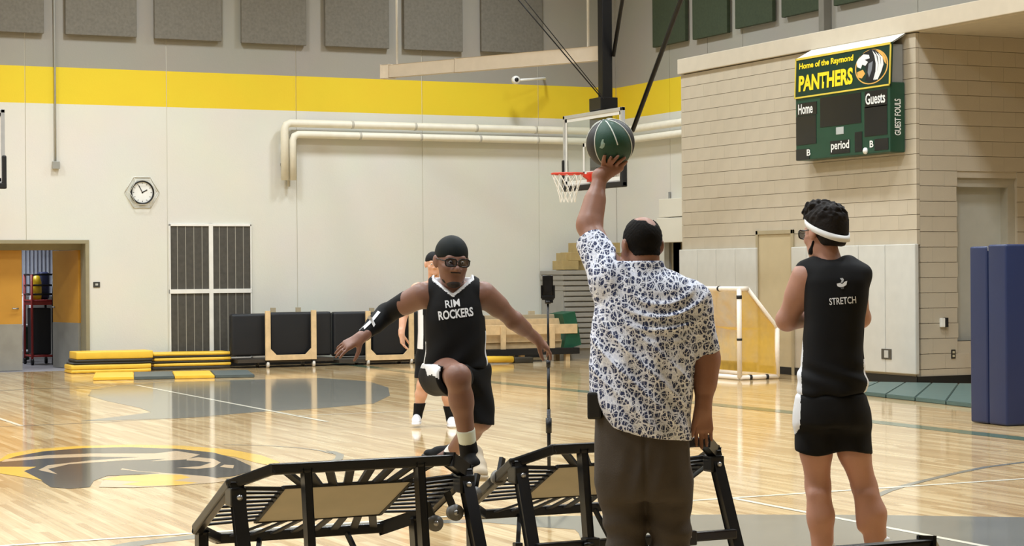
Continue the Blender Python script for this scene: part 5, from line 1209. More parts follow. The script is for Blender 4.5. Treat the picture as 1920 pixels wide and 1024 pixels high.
def shirt_fn(X, Y, Z, d):
    x = X; z = Z
    # drape folds: arcs hanging from the raised shoulder across the back, diagonals to the right hip
    u = (x-A.X(1130))*.62+(A.Z(560)-z); cx, cz = A.X(1245), A.Z(520); rr = np.sqrt(((x-cx)*.8)**2+(z-cz)**2)
    f1 = .014*np.maximum(np.sin(rr*2*math.pi/.052+1.5*np.sin(x*9)), -.3)*np.exp(-((rr-.17)/.075)**2)*(z < cz)*np.exp(-((x-cx)/.16)**2)
    dg = (x-A.X(1100))*.70-(A.Z(560)-z)*.62
    w_ = (x-A.X(1100))*.62+(A.Z(560)-z)*.70
    f2 = .019*(1-np.abs(np.sin(dg*math.pi/.075+.55*np.sin(w_*9))))**1.6*np.exp(-((dg+.03)/.14)**2)*np.clip((w_-.05)*6, 0, 1)*np.clip((.66-w_)*6, 0, 1)
    f3 = .006*np.sin(x*52+z*16+2*np.sin(z*13))*np.clip((A.Z(600)-z)*4, 0, 1)
    f4 = .008*np.sin((x-A.X(1130))*95+(z-A.Z(500))*40)*np.exp(-((x-A.X(1150))/.10)**2-((z-A.Z(500))/.10)**2)
    back = np.clip(-Y*8+.4, 0, 1)
    d = d-(f1+f2+f3+f4)*back
    cut = np.interp(x.ravel(), xs_, zs_)[:, None, None]
    d = smax(d, np.where(Y < .12, cut, A.Z(800))-z, .006)
    # sleeve ends
    e1 = (x-a_end[0])*ua[0]+(Y-a_end[1])*ua[1]+(z-a_end[2])*ua[2]; near = (x < A.X(1150)) & (z > A.Z(520)); d = np.where(near, smax(d, -e1, .004), d)
    e2 = (x-b_end[0])*ub[0]+(Y-b_end[1])*ub[1]+(z-b_end[2])*ub[2]; near = (x > A.X(1302)) & (z < A.Z(600)); d = np.where(near, smax(d, -e2, .004), d)
    # collar top edge
    d = np.where((np.abs(x-A.X(1205)) < .11) & (z > A.Z(512)), smax(d, z-(A.Z(489)-.25*np.maximum(Y, 0)), .006), d)
    return d
S.apply(shirt_fn)
shirt = A.part('shirt', S.mesh('shirt', 2), M_shirt)
# belt pouch on the left hip
A.mb('belt_pouch', MB().box(A.X(1101), A.X(1127), -.13, -.06, A.Z(782), A.Z(732), .01), M_black)
# the ball
def ball_mesh():
    ico = bmesh.new(); bmesh.ops.create_uvsphere(ico, u_segments=64, v_segments=40, radius=br)
    Rb = Matrix.Rotation(R(-14), 3, 'Y') @ Matrix.Rotation(R(18), 3, 'X') @ Matrix.Rotation(R(8), 3, 'Z')
    me = bpy.data.meshes.new('basketball'); ico.to_mesh(me); ico.free()
    return me, Rb
me, Rb = ball_mesh()
M_bg = mat('ball_green', (26, 72, 54), .5, vary=.06, vscale=10, bump=.25, bscale=420); M_bk = mat('ball_black', (24, 22, 24), .5, bump=.25, bscale=420); M_bw = mat('ball_seam_white', (226, 232, 228), .5)
ball = bpy.data.objects.new('basketball', me); COL.objects.link(ball); ball.matrix_world = A.M @ Matrix.Translation(bc)
for mm in (M_bg, M_bk): me.materials.append(mm)
me.polygons.foreach_set('use_smooth', [True]*len(me.polygons)); ROOTM[ball.name] = A.M @ Matrix.Translation(bc)
# panels: meridian wedges about an upright axis; green facing the camera
c_ = np.zeros(len(me.polygons)*3); me.polygons.foreach_get('center', c_); c_ = c_.reshape(-1, 3)@np.array(Rb)
az = np.degrees(np.arctan2(c_[:, 0], -c_[:, 1]))
me.polygons.foreach_set('material_index', ((np.abs(az) > 48) & (np.abs(az) < 132)).astype(np.int32))
def seam(az0, e0=-80, e1=80, r=.0026):
    pts = []
    for e in np.linspace(e0, e1, 30):
        a = R(az0); v = np.array([math.sin(a)*math.cos(R(e)), -math.cos(a)*math.cos(R(e)), math.sin(R(e))])*(br+.0002); pts.append(Vector(np.array(Rb)@v))
    o = MB().tube(pts, r, 6).build('seam', M_bw, ball, True, False)
for a_ in (-48, 48, 132, -132): seam(a_)
seam(8, 5, 80); seam(-90, -20, 80); seam(90); seam(180)
pts = [(-.16, .1), (-.05, .3), (.08, .32), (.06, .12), (.2, .02), (.12, -.2), (-.05, -.3), (-.3, -.25), (-.18, -.08)]
b_ = MB()
vs = []
for x, y in pts:
    v = np.array([x*.05-.03, 0, y*.065-.01]); v[1] = -math.sqrt((br+.0015)**2-v[0]**2-v[2]**2); vs.append(b_.bm.verts.new(v))
cv = np.array([-.03, 0, -.01]); cv[1] = -math.sqrt((br+.0025)**2-cv[0]**2-cv[2]**2); cv = b_.bm.verts.new(cv)
for i in range(len(vs)): b_.bm.faces.new((vs[i], vs[(i+1) % len(vs)], cv))
b_.build('print', mat('ball_print_grey', (150, 176, 164), .5), ball, False, False)
tag(ball, 'green and black basketball with white seams held up on one hand', 'basketball')
# ------------------------------------------------------------------ man in black sportswear with a white headband, arms folded, seen from behind
B_ = Fig(1560, 8.85); P = B_.P
sk2 = skin_mat('skin_fair', (186, 138, 118))
S = Field(P(1420, 1170)-np.array([0, .35, 0]), P(1680, 370)+np.array([0, .5, 0]), .0062)
S.loft(B_.rows([(800, 1500, 1615, 0, .11), (740, 1502, 1610, 0, .115), (680, 1510, 1605, 0, .105), (620, 1516, 1608, 0, .11), (560, 1514, 1616, 0, .115), (520, 1516, 1618, 0, .10), (500, 1530, 1605, 0, .075)]), .03)
hc = P(1546, 436, .03); HR = rotm(R(42), R(-6), R(3))
S.cap(P(1560, 512, 0), P(1549, 468, .02), .060, .054, .03)
S.cap(P(1560, 507), P(1520, 518), .045, .045, .03); S.cap(P(1560, 507), P(1602, 520), .045, .042, .03)
T2 = head(S, hc, HR, .98)
# folded arms
sh, el = P(1513, 520, .0), P(1476, 600, .06); w_ = P(1545, 590, .30)
S.cap(sh, el, .062, .047, .03); S.cap(sh, sh+(el-sh)*.4, .064, .058, .03); S.cap(el, w_, .046, .030, .02); S.cap(el, el+(w_-el)*.4, .047, .043, .02)
hand(S, w_, (.9, .25, .1), (0, -1, .1), 1, (.3, .4, .3))
sh, el = P(1603, 530, .02), P(1612, 596, .15); w2 = P(1540, 578, .34)
S.cap(sh, el, .052, .042, .03); S.cap(el, w2, .046, .030, .02); hand(S, w2, (-.9, .1, .15), (0, -1, 0), -1, (.3, .4, .3))
# legs
def leg(S, hip, thigh, knee, calf, ank, r):
    S.chain([hip, thigh, knee], [r[0], r[1], r[2]], .03); S.chain([knee, calf, ank], [r[2], r[3], r[4]], .025)
leg(S, P(1528, 790), P(1528, 848), P(1531, 912, .01), P(1536, 968, -.01), P(1543, 1108, .01), (.085, .068, .054, .058, .036))
leg(S, P(1592, 790), P(1599, 848), P(1617, 912, .01), P(1632, 962, -.01), P(1645, 1108, .01), (.085, .068, .054, .058, .036))
for kx in (1531, 1617):
    S.cap(P(kx-7, 930, -.035), P(kx-4, 985, -.028), .026, .026, .03); S.cap(P(kx+8, 930, -.035), P(kx+6, 978, -.028), .026, .026, .03)
for ax in (1543, 1645): S.cap(P(ax, 1108, .01), (P(ax, 1120)[0], .12, .05), .036, .03, .02)
B_.person(S.mesh('person'), sk2, 'man seen from behind in a black sleeveless jersey and white headband')
# hair
S = Field(hc-.19, hc+.19, .005)
S.ell(T2((0, -.022, .052)), (.089, .106, .088), HR, .01); S.ell(T2((0, -.06, -.01)), (.074, .062, .07), HR, .03); S.ell(T2((.0, -.055, -.058)), (.055, .05, .032), HR, .02)
S.ell(T2((.0, .06, .095)), (.06, .045, .045), HR, .03); S.ell(T2((-.02, .02, .125)), (.05, .05, .022), HR, .03)
def hair_fn(X, Y, Z, d):
    a = [X-hc[0], Y-hc[1], Z-hc[2]]; y = HR[0, 1]*a[0]+HR[1, 1]*a[1]+HR[2, 1]*a[2]; z = HR[0, 2]*a[0]+HR[1, 2]*a[1]+HR[2, 2]*a[2]; x = HR[0, 0]*a[0]+HR[1, 0]*a[1]+HR[2, 0]*a[2]
    d = d-(.0065*np.sin(x*95+3*np.sin(z*60+y*40))*np.sin(y*80+2*np.sin(x*70))+.003*np.sin(x*260+y*200)*np.sin(z*240))*np.clip((z-.02)*16, 0, 1)
    return np.maximum(d, np.maximum((-.068-z)+.8*np.maximum(y+.05, 0), (y-.02)*.8-z*.6))
S.apply(hair_fn); B_.part('hair', S.mesh('hair', 1), mat('hair_brown', (27, 22, 19), .7, vary=.3, vscale=30, bump=.3, bscale=120, spec=.2), label='tousled dark brown hair')
# headband tilted round the head
pts = []
for a in np.linspace(0, 2*math.pi, 40, endpoint=False):
    pts.append((.093*math.cos(a), -.021+.112*math.sin(a), .012+.058*math.sin(a)))
b = MB(); ring = []
for p in pts:
    o, i_ = np.array(p), np.array(p)*np.array([.955, .955, 1])
    ring.append([b.bm.verts.new(T2(q)) for q in (o+[0, 0, -.015], o+[0, 0, .015], i_+[0, 0, .015], i_+[0, 0, -.015])])
for k in range(40):
    c, d = ring[k], ring[(k+1) % 40]
    for j in range(4): b.bm.faces.new((c[j], c[(j+1) % 4], d[(j+1) % 4], d[j]))
B_.mb('headband', b, mat('headband_white', (240, 240, 238), .7), None, True)
eyes_and_glasses(B_, T2, HR, .98)
# beard along the jaw
S = Field(hc-.17, hc+.17, .005); S.ell(T2((0, .036, -.083)), (.054, .052, .036), HR, .01); S.cap(T2((-.050, .03, -.082)), T2((-.062, .006, -.045)), .012, .007, .02); S.cap(T2((.050, .03, -.082)), T2((.062, .006, -.045)), .012, .007, .02)
B_.part('beard', S.mesh('beard'), M_hair)
# jersey
S = Field(P(1450, 760)-np.array([0, .3, 0]), P(1670, 470)+np.array([0, .3, 0]), .006)
S.loft(B_.rows([(742, 1489, 1622, 0, .150), (715, 1494, 1624, 0, .148), (690, 1499, 1620, 0, .140), (650, 1503, 1617, 0, .134), (600, 1508, 1620, 0, .133), (560, 1507, 1627, 0, .132), (525, 1504, 1630, 0, .12), (505, 1509, 1627, 0, .10), (494, 1522, 1612, 0, .085), (487, 1537, 1594, .0, .07)]), .03)
S.cap(P(1530, 500), P(1512, 508), .05, .052, .04); S.cap(P(1590, 500), P(1612, 512), .05, .046, .04)
# armholes and neck
def jf(X, Y, Z, d):
    d = d-(.005*np.sin(X*44+Z*25)*np.clip((B_.Z(640)-Z)*4, 0, 1)+.006*np.sin(Z*70+X*30)*np.exp(-((Z-B_.Z(702))/.05)**2))
    zc = B_.Z(744)+.02*np.sin(X*10); return smax(d, zc-Z, .006)
S.apply(jf); S.cap(P(1552, 480, .03), P(1549, 440, .05), .066, .07, .008, 's')
jm = S.mesh('jersey', 2)
jer = B_.part('jersey', jm, [M_jer, M_jw])
xl = lambda z: np.interp(z, [B_.Z(745), B_.Z(700), B_.Z(660), B_.Z(640), B_.Z(612)], [B_.X(1504), B_.X(1502), B_.X(1506), B_.X(1505), B_.X(1500)])
set_mats(jm, lambda c, n: ((c[:, 2] < B_.Z(612)) & (c[:, 0] < xl(c[:, 2])) & (c[:, 1] < .07)) | ((c[:, 0] > B_.X(1617)) & (c[:, 2] < B_.Z(672)) & (np.abs(c[:, 1]) < .06)))
wrap_text(B_, jer, 'STRETCH', (B_.X(1579), B_.Z(563)), 49/B_.s(), 13/B_.s(), M_jw, tilt=R(4), bold=.015)
def poly_mesh(pts, s_):
    b = bmesh.new(); b.faces.new([b.verts.new((x*s_, y*s_, 0)) for x, y in pts]); me = bpy.data.meshes.new('e'); b.to_mesh(me); b.free(); return me
pe = .024
for pts, m_ in (([(-.35, .95), (.1, 1), (.35, .75), (.25, .35), (.0, .05), (-.25, .2), (-.05, .5), (-.2, .65)], mat('print_silver', (190, 192, 196), .5)), ([(-.95, -.05), (-.3, .1), (.0, -.15), (.55, .35), (.95, .45), (.8, -.3), (.3, -.6), (-.4, -.7), (-.85, -.5)], M_jw), ([(-.3, -.75), (.3, -.65), (.35, -1.0), (-.1, -1.05)], mat('print_dark_grey', (90, 92, 96), .5))):
    wrap_text(B_, jer, '', (B_.X(1578), B_.Z(531)), 0, 0, m_, name='back_emblem', me=poly_mesh(pts, pe))
# shorts
S = Field(P(1450, 870)-np.array([0, .32, 0]), P(1670, 725)+np.array([0, .32, 0]), .0065)
S.loft(B_.rows([(800, 1488, 1626, 0, .150), (770, 1487, 1626, 0, .152), (735, 1490, 1622, 0, .142)]), .03)
S.chain([P(1529, 785), P(1526, 880)], [.092, .092], .04); S.chain([P(1589, 785), P(1597, 880)], [.094, .098], .04)
S.apply(lambda X, Y, Z, d: smax(d-.005*np.sin(X*50+Z*12)*np.clip((B_.Z(780)-Z)*8, 0, 1), (B_.Z(848)+.012*np.sin(X*22))-Z, .006))
sm_ = S.mesh('shorts', 2); B_.part('shorts', sm_, [M_jer, M_jw])
set_mats(sm_, lambda c, n: (c[:, 0] < np.interp(c[:, 2], [B_.Z(815), B_.Z(800), B_.Z(740)], [B_.X(1488), B_.X(1499), B_.X(1501)])) & (c[:, 2] > B_.Z(813)) & (c[:, 1] < .06))
# socks and shoes
M_sock = mat('sock_white', (240, 240, 238), .85)
for ax, kx, kb, py in ((1543, 1536, 968, 1016), (1645, 1632, 962, 1006)):
    S = Field(P(ax, 1165)-np.array([.12, .2, 0]), P(ax, 1000)+np.array([.12, .25, 0]), .006)
    S.cap(P(ax-1, py+6, .005), P(ax, 1120, .01), .0475, .042, .01); S.cap(P(ax, 1120, .01), (P(ax, 1120)[0], .10, .05), .042, .035, .02)
    S.apply(lambda X, Y, Z, d: smax(d, Z-B_.Z(py), .004)); B_.part('sock', S.mesh('sock'), M_sock)
    x = P(ax, 1120)[0]; shoe(B_, (x-.005, -.07, 0), (x+(.03 if ax > 1600 else -.03), .21, 0), (0, 0, 1), M_jw, M_jw)
# ------------------------------------------------------------------ player leaping toward the trampolines, facing the camera
J = Fig(855, 10.6); P = J.P
sk3 = skin_mat('skin_brown', (128, 90, 74)); 
S = Field(P(600, 905)-np.array([0, .75, 0]), P(1045, 435)+np.array([0, .75, 0]), .0068)
S.loft(J.rows([(700, 808, 905, .02, .12), (660, 803, 903, .0, .125), (620, 803, 903, -.005, .125), (580, 805, 900, -.005, .115), (550, 806, 898, 0, .10), (530, 818, 885, .0, .075)]), .03)
hc = P(847, 489, -.06); HR = rotm(R(180+16), R(-7), R(-3))
S.cap(P(848, 548, .01), P(846, 512, -.01), .060, .056, .03)
S.cap(P(850, 545), P(802, 556), .055, .060, .03); S.cap(P(850, 545), P(896, 556), .055, .060, .03)
T3 = head(S, hc, HR, 1.06, nose=1.25, jaw=1.12)
S.ell(T3((0, .05, -.105)), (.040, .040, .022), HR, .02)
# arms out to the sides
sh, el, w1 = P(791, 553, 0), P(724, 588, .14), P(677, 632, .0)
S.cap(sh, el, .060, .045, .03); S.cap(sh, sh+(el-sh)*.45, .061, .057, .03); S.cap(el, w1, .046, .030, .02); S.cap(el, el+(w1-el)*.45, .047, .042, .02)
hd = unit(P(622, 663, -.03)-w1); hand(S, w1, hd, (.25, .55, -.8), 1, (.12, .16, .12), 1.06, (.55, .85), .16)
sh, el, w2 = P(906, 551, 0), P(963, 601, .14), P(1003, 634, .30)
S.cap(sh, el, .059, .045, .03); S.cap(sh, sh+(el-sh)*.45, .060, .056, .03); S.cap(el, w2, .046, .029, .02); S.cap(el, el+(w2-el)*.45, .047, .042, .02)
hand(S, w2, unit(P(1030, 656, .36)-w2), (-.5, .3, -.8), -1, (.25, .35, .25), 1.06, (.3, .6), .05)
# raised right leg (left in view)
hip, kn, an = P(828, 696, 0), P(857, 706, -.40), P(876, 842, -.28)
S.cap(hip, kn, .090, .064, .03); S.cap(kn, kn+(an-kn)*.35, .062, .060, .03); S.cap(kn+(an-kn)*.3, an, .060, .037, .03); S.ell(kn+np.array([.0, -.02, -.01]), (.052, .045, .06), None, .03)
S.cap(an, an+(an-kn)*.12, .036, .030, .02)
# trailing left leg (right in view), shin folded back
hip2, kn2, an2 = P(878, 700, .02), P(900, 785, -.02), P(842, 852, .28)
S.cap(hip2, kn2, .090, .060, .03); S.cap(kn2, kn2+(an2-kn2)*.4, .060, .056, .03); S.cap(kn2+(an2-kn2)*.35, an2, .055, .036, .03); S.cap(an2, P(822, 858, .30), .035, .03, .02)
J.person(S.mesh('person'), sk3, 'leaping player in a black jersey and cap with arms spread wide')
eyes_and_glasses(J, T3, HR, 1.06)
# close cap / head wrap
S = Field(hc-.2, hc+.2, .0055)
S.ell(T3((0, -.014, .034)), np.array((.0835, .104, .094))*1.06, HR, .01)
def capf(X, Y, Z, d):
    a = [X-hc[0], Y-hc[1], Z-hc[2]]; y = HR[0, 1]*a[0]+HR[1, 1]*a[1]+HR[2, 1]*a[2]; z = HR[0, 2]*a[0]+HR[1, 2]*a[1]+HR[2, 2]*a[2]
    return smax(d, (.012+.16*np.maximum(y, -.05))-z, .004)
S.apply(capf); cap_ = J.part('head_wrap', S.mesh('head_wrap'), mat('head_wrap_black_green', (7, 15, 14), .7, vary=.15, spec=.25))
S = Field(hc-.2, hc+.2, .0055); S.ell(T3((0, -.095, -.02)), (.022, .02, .05), HR, .02); J.part('wrap_tail', S.mesh('wrap_tail'), MATS['head_wrap_black_green'], cap_)
# beard: chin and moustache
S = Field(hc-.2, hc+.2, .005); S.ell(T3((0, .062, -.106)), np.array((.037, .040, .025))*1.06, HR, .01); S.cap(T3((-.045, .052, -.095)), T3((-.062, .02, -.06)), .012, .006, .02); S.cap(T3((.045, .052, -.095)), T3((.062, .02, -.06)), .012, .006, .02)
S.cap(T3((-.024, .089, -.050)), T3((0, .095, -.0475)), .0052, .006, .004); S.cap(T3((.024, .089, -.050)), T3((0, .095, -.0475)), .0052, .006, .004)
J.part('beard', S.mesh('beard'), mat('beard_dark', (34, 26, 24), .7))
# jersey
S = Field(P(760, 715)-np.array([0, .3, 0]), P(945, 505)+np.array([0, .3, 0]), .0062)
S.loft(J.rows([(705, 795, 914, .015, .155), (675, 795, 911, .005, .152), (640, 796, 911, 0, .150), (600, 795, 909, -.005, .145), (575, 799, 906, -.005, .138), (550, 804, 901, 0, .122), (534, 807, 897, 0, .10), (524, 815, 888, .0, .088)]), .03)
S.cap(P(822, 535), P(812, 545), .062, .070, .03); S.cap(P(877, 535), P(890, 545), .062, .070, .03)
vx, vz = J.X(849), J.Z(550)
def jf2(X, Y, Z, d):
    d = d-(.006*np.sin(X*38-Z*22+2*np.sin(Z*9))*np.clip((J.Z(610)-Z)*5, 0, 1))
    v = (vz+np.abs(X-vx)*.82)-Z; v = np.where(Y < .03, v, (J.Z(520)-Z)); ring = np.abs(X-vx)-J.s()**-1*34
    hole = np.maximum(v, ring)
    d = smax(d, -hole, .004)
    d = smax(d, (J.Z(694)+.015*np.sin(X*14))-Z, .006)
    # armholes: cut where the shoulders emerge
    for sx, px in ((-1, 803), (1, 899)):
        d = smax(d, np.where((Z > J.Z(592)), sx*(X-J.X(px)-sx*.18*np.maximum(J.Z(560)-Z, 0)), -1), .004)
    return d
S.apply(jf2); jm = S.mesh('jersey', 2); jer = J.part('jersey', jm, [M_jer, M_jw])
def vdist(c): return np.where(c[:, 1] < .04, c[:, 2]-(vz+np.abs(c[:, 0]-vx)*.82), -1)
set_mats(jm, lambda c, n: (vdist(c) > -.020) & (vdist(c) < .03) & (np.abs(c[:, 0]-vx) < .112) & (c[:, 2] > J.Z(556)) & (c[:, 1] < .04) | ((c[:, 0] > J.X(906)) & (c[:, 2] < J.Z(620)) & (c[:, 1] < .05) & (c[:, 1] > -.05)) | ((c[:, 0] < J.X(798)) & (c[:, 2] < J.Z(640)) & (np.abs(c[:, 1]) < .05)))
wrap_text(J, jer, 'RIM', (J.X(848), J.Z(568)), 27/J.s(), 14/J.s(), M_jw, tilt=R(7), bold=.012)
wrap_text(J, jer, 'ROCKERS', (J.X(854), J.Z(587)), 65/J.s(), 17/J.s(), M_jw, tilt=R(7), bold=.03)
# shorts
S = Field(P(765, 810)-np.array([0, .55, 0]), P(945, 680)+np.array([0, .4, 0]), .0068)
S.loft(J.rows([(725, 806, 908, .02, .14), (705, 797, 914, .02, .155), (686, 797, 913, .01, .152)]), .03)
hip, kn = np.array(hip), np.array(kn); e1 = hip+(kn-hip)*.80
S.cap(P(826, 702, .02), e1+np.array([-.005, 0, -.015]), .120, .098, .05)
S.cap(P(880, 705, .02), P(899, 800, -.02), .112, .082, .05)
ud = unit(kn-hip)
def sf(X, Y, Z, d):
    d = d-.005*np.sin(X*40+Z*30)
    leg1 = (X-e1[0])*ud[0]+(Y-e1[1])*ud[1]+(Z-e1[2])*ud[2]
    d = np.where(X < J.X(880), smax(d, leg1-.02, .004), d); return smax(d, J.Z(795)+.01*np.sin(X*20)-Z, .006)
S.apply(sf); S.cap(hip+(kn-hip)*.62, kn+(kn-hip)*.2, .074, .080, .006, 's')
sm_ = S.mesh('shorts', 2); J.part('shorts', sm_, [M_jer, M_jw])
def in_poly(px, py, poly):
    ins = np.zeros(len(px), bool); m = len(poly)
    for i in range(m):
        (x0, y0), (x1, y1) = poly[i], poly[(i+1) % m]
        if y0 != y1: ins ^= ((y0 > py) != (y1 > py)) & (px < (x1-x0)*(py-y0)/(y1-y0)+x0)
    return ins
def patch(c, n):
    k = F/(J.D+c[:, 1]); px = J.px0+c[:, 0]*k; py = J.hor+(HC-c[:, 2])*k
    star = [(780, 650), (800, 662), (803, 676), (808, 684), (813, 677), (826, 691), (821, 698), (823, 712), (808, 702), (800, 704), (796, 690), (785, 690)]
    return in_poly(px, py, star) & (n[:, 1] < .3)
def patch_old(c, n):
    x, z = c[:, 0], c[:, 2]
    return ((x < np.interp(z, [J.Z(712), J.Z(700), J.Z(690), J.Z(670)], [J.X(806), J.X(822), J.X(815), J.X(804)])) & (z > J.Z(708)) & (z < J.Z(666))) | ((np.abs(x-J.X(817)) < .045) & (z < J.Z(678)) & (z > J.Z(707)) & (c[:, 1] < 0) & (np.abs(x-J.X(817))*.9+np.abs(z-J.Z(692)) < .045))
set_mats(sm_, patch)
# compression sleeve with a white mark and wristband
sh, el = P(791, 551, 0), P(724, 588, .14)
S = Field(P(655, 650, 0)-np.array([0, .15, 0]), P(785, 545, 0)+np.array([0, .3, 0]), .0058)
S.cap(sh+(el-sh)*.40, el, .063, .0525, .02); S.cap(el, w1, .0525, .036, .02); S.cap(el, el+(w1-el)*.45, .0525, .048, .02)
us = unit(el-sh); c0 = sh+(el-sh)*.36; uw = unit(w1-el); c1 = w1-uw*.01
S.apply(lambda X, Y, Z, d: smax(smax(d, -((X-c0[0])*us[0]+(Y-c0[1])*us[1]+(Z-c0[2])*us[2]), .004), ((X-c1[0])*uw[0]+(Y-c1[1])*uw[1]+(Z-c1[2])*uw[2]), .004))
slv = J.part('arm_sleeve', S.mesh('arm_sleeve'), M_jer, label='black compression sleeve with a white cross mark')
for nm, pts in (('sleeve_mark', [(-.02, .07), (-.004, .075), (.004, .02), (.004, -.07), (-.012, -.07), (-.012, .02)]), ('sleeve_mark', [(-.03, .03), (.026, .012), (.030, -.004), (-.03, .012)])):
    wrap_text(J, slv, '', (J.X(695, .07), J.Z(603, .07)), 0, 0, M_jw, tilt=R(-47), name=nm, me=poly_mesh(pts, 1.0))
wrap_text(J, slv, '', (J.X(675, .0), J.Z(624, .0)), 0, 0, M_jw, name='sleeve_mark', me=poly_mesh([(-.008, -.007), (.006, -.008), (.009, .005), (-.005, .008)], 1.0))
# tape, socks, shoes
ul = unit(an-kn)
def band(a, b, r0, r1, nm, m):
    S = Field(np.minimum(a, b)-.1, np.maximum(a, b)+.1, .0058); S.cap(a, b, r0, r1, .01); ua_ = unit(b-a)
    S.apply(lambda X, Y, Z, d: smax(smax(d, -((X-a[0])*ua_[0]+(Y-a[1])*ua_[1]+(Z-a[2])*ua_[2]), .004), ((X-b[0])*ua_[0]+(Y-b[1])*ua_[1]+(Z-b[2])*ua_[2]), .004)); return J.part(nm, S.mesh(nm), m)
band(kn+(an-kn)*.72, kn+(an-kn)*.91, .050, .046, 'ankle_band', mat('band_offwhite', (214, 220, 206), .8))
band(kn+(an-kn)*.90, an+ul*.09, .047, .052, 'sock', M_jer)
S = Field(an-.16, an+.16, .0058); f0 = an+ul*.055; S.cap(an-ul*.02, f0, .046, .044, .01); S.cap(f0, f0+np.array([.02, -.09, -.02]), .044, .036, .02); J.part('sock', S.mesh('sock'), M_jer)
M_sh = mat('shoe_beige', (206, 190, 164), .6); f0 = an+ul*.09
shoe(J, f0+np.array([-.01, .07, -.02]), f0+np.array([.05, -.17, -.075]), (0.1, .25, 1), M_sh, M_sh, w=1.2)
ul2 = unit(an2-kn2); band(kn2+(an2-kn2)*.85, an2+ul2*.02, .043, .042, 'sock', mat('sock_white', (240, 240, 238), .85))
shoe(J, an2+np.array([.03, .0, -.075]), an2+np.array([-.17, .10, -.03]), (.1, .0, 1), M_jer, mat('shoe_sole_dark', (60, 58, 54), .6))

# ------------------------------------------------------------------ second player in the background
K_ = Fig(812, 19.66); P = K_.P
S = Field(P(715, 815)-np.array([0, .35, 0]), P(900, 465)+np.array([0, .35, 0]), .0075)
S.loft(K_.rows([(675, 786, 838, 0, .10), (640, 788, 838, 0, .105), (600, 787, 839, 0, .11), (560, 786, 840, 0, .11), (540, 790, 836, 0, .09), (530, 798, 828, 0, .07)]), .03)
hc = P(813, 495, -.05); HR = rotm(R(180+8), R(-3)); S.cap(P(813, 540), P(813, 512, -.02), .058, .055, .03); S.cap(P(813, 536), P(785, 541), .05, .06, .03); S.cap(P(813, 536), P(842, 541), .05, .06, .03)
T4 = head(S, hc, HR, .98)
sh, el, w1 = P(780, 543), P(756, 590, .03), P(752, 626, -.06)
S.cap(sh, el, .060, .044, .03); S.cap(el, w1, .044, .028, .02); hand(S, w1, (.12, -.1, -1), (.9, -.3, .1), -1, (.25, .35, .3), 1.05)
sh, el, w1 = P(846, 543), P(862, 592, .05), P(872, 628, -.02)
S.cap(sh, el, .060, .044, .03); S.cap(el, w1, .044, .028, .02); hand(S, w1, (0, -.1, -1), (-.9, -.3, .1), 1, (.25, .35, .3), 1.05)
def leg2(hx, kx, ky, ax, ay, ky2=0, ay2=0):
    hip, kn, an = P(hx, 670), P(kx, ky, ky2), P(ax, ay, ay2); S.cap(hip, kn, .088, .055, .03); S.cap(kn, kn+(an-kn)*.3, .055, .056, .03); S.cap(kn+(an-kn)*.3, an, .056, .037, .03); S.cap(an, an+np.array([0, -.10, -.04]), .036, .03, .02); return an, an+(kn-an)*.42
an1, st1 = leg2(799, 791, 722, 781, 780, -.06, .03); an2, st2 = leg2(826, 836, 728, 843, 786, -.08, -.02)
K_.person(S.mesh('person'), skin_mat('skin_light', (204, 156, 128)), 'smiling player standing far back behind the leaping player')
eyes_and_glasses(K_, T4, HR, .98, glasses=False)
S = Field(hc-.2, hc+.2, .006); S.ell(T4((0, -.014, .036)), (.081, .101, .090), HR, .01)
def capf2(X, Y, Z, d):
    a = [X-hc[0], Y-hc[1], Z-hc[2]]; y = HR[0, 1]*a[0]+HR[1, 1]*a[1]+HR[2, 1]*a[2]; z = HR[0, 2]*a[0]+HR[1, 2]*a[1]+HR[2, 2]*a[2]
    return smax(d, (.022+.15*np.maximum(y, -.04))-z, .004)
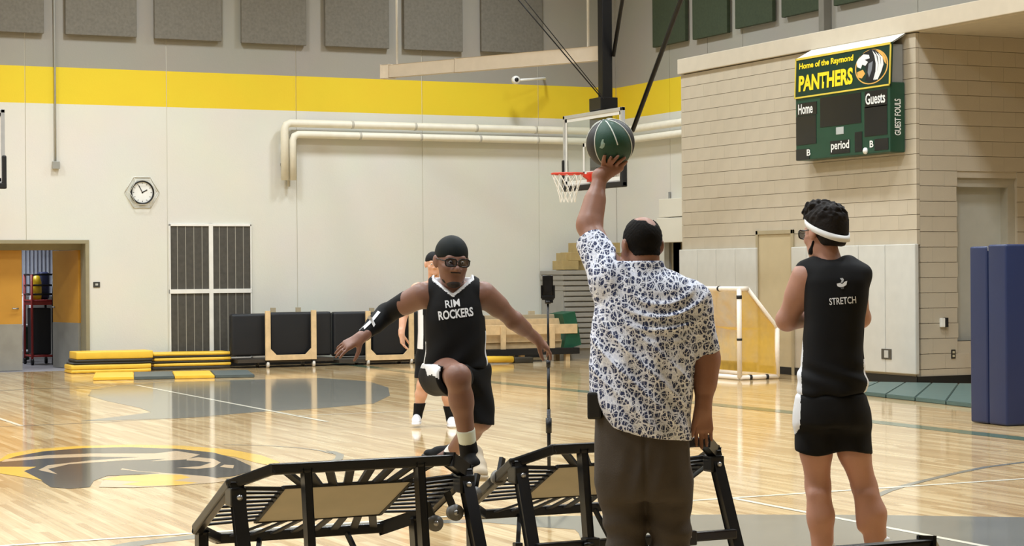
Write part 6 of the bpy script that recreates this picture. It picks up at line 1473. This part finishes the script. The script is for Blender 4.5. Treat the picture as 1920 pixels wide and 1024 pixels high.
S.apply(capf2); K_.part('head_wrap', S.mesh('head_wrap'), M_jer)
S = Field(hc-.2, hc+.2, .006); S.ell(T4((0, .06, -.1)), (.032, .032, .02), HR, .01); K_.part('beard', S.mesh('beard'), MATS['beard_dark'])
S = Field(P(750, 690)-np.array([0, .3, 0]), P(875, 520)+np.array([0, .3, 0]), .0075)
S.loft(K_.rows([(660, 781, 842, 0, .135), (620, 783, 842, 0, .132), (580, 783, 843, 0, .132), (550, 786, 840, 0, .115), (535, 790, 836, 0, .09), (529, 797, 829, 0, .08)]), .03); S.cap(P(813, 530, -.04), P(813, 505, -.05), .07, .075, .008, 's')
jm = S.mesh('jersey', 2); K_.part('jersey', jm, [M_jer, M_jw])
set_mats(jm, lambda c, n: ((np.abs(c[:, 0]-K_.X(787)) < .03) & (c[:, 2] < K_.Z(570))) | (c[:, 2] > K_.Z(536)))
S = Field(P(750, 735)-np.array([0, .3, 0]), P(875, 640)+np.array([0, .3, 0]), .0075)
S.loft(K_.rows([(680, 779, 845, 0, .14), (650, 781, 843, 0, .135)]), .03); S.cap(P(798, 670), P(791, 715, -.04), .10, .088, .04); S.cap(P(827, 670), P(833, 715, -.05), .10, .088, .04)
S.apply(lambda X, Y, Z, d: smax(d, K_.Z(708)-Z, .005)); sm_ = S.mesh('shorts', 2); K_.part('shorts', sm_, [M_jer, M_jw]); set_mats(sm_, lambda c, n: (c[:, 0] > K_.X(846)) | ((c[:, 2] < K_.Z(690)) & (c[:, 0] > K_.X(836))))
for an_, st_, dx in ((an1, st1, -.02), (an2, st2, .02)):
    S = Field(an_-.2, an_+.2, .006); S.cap(st_, an_, .060, .044, .01); S.cap(an_, an_+np.array([0, -.08, -.04]), .042, .036, .02); S.apply(lambda X, Y, Z, d: smax(d, Z-st_[2], .004)); K_.part('sock', S.mesh('sock'), M_jer)
    z0 = an_[2]-.075; shoe(K_, (an_[0], an_[1]+.06, max(0, z0)), (an_[0]+dx, an_[1]-.21, max(0, z0-.01)), (0, 0, 1), M_jw, M_jw)
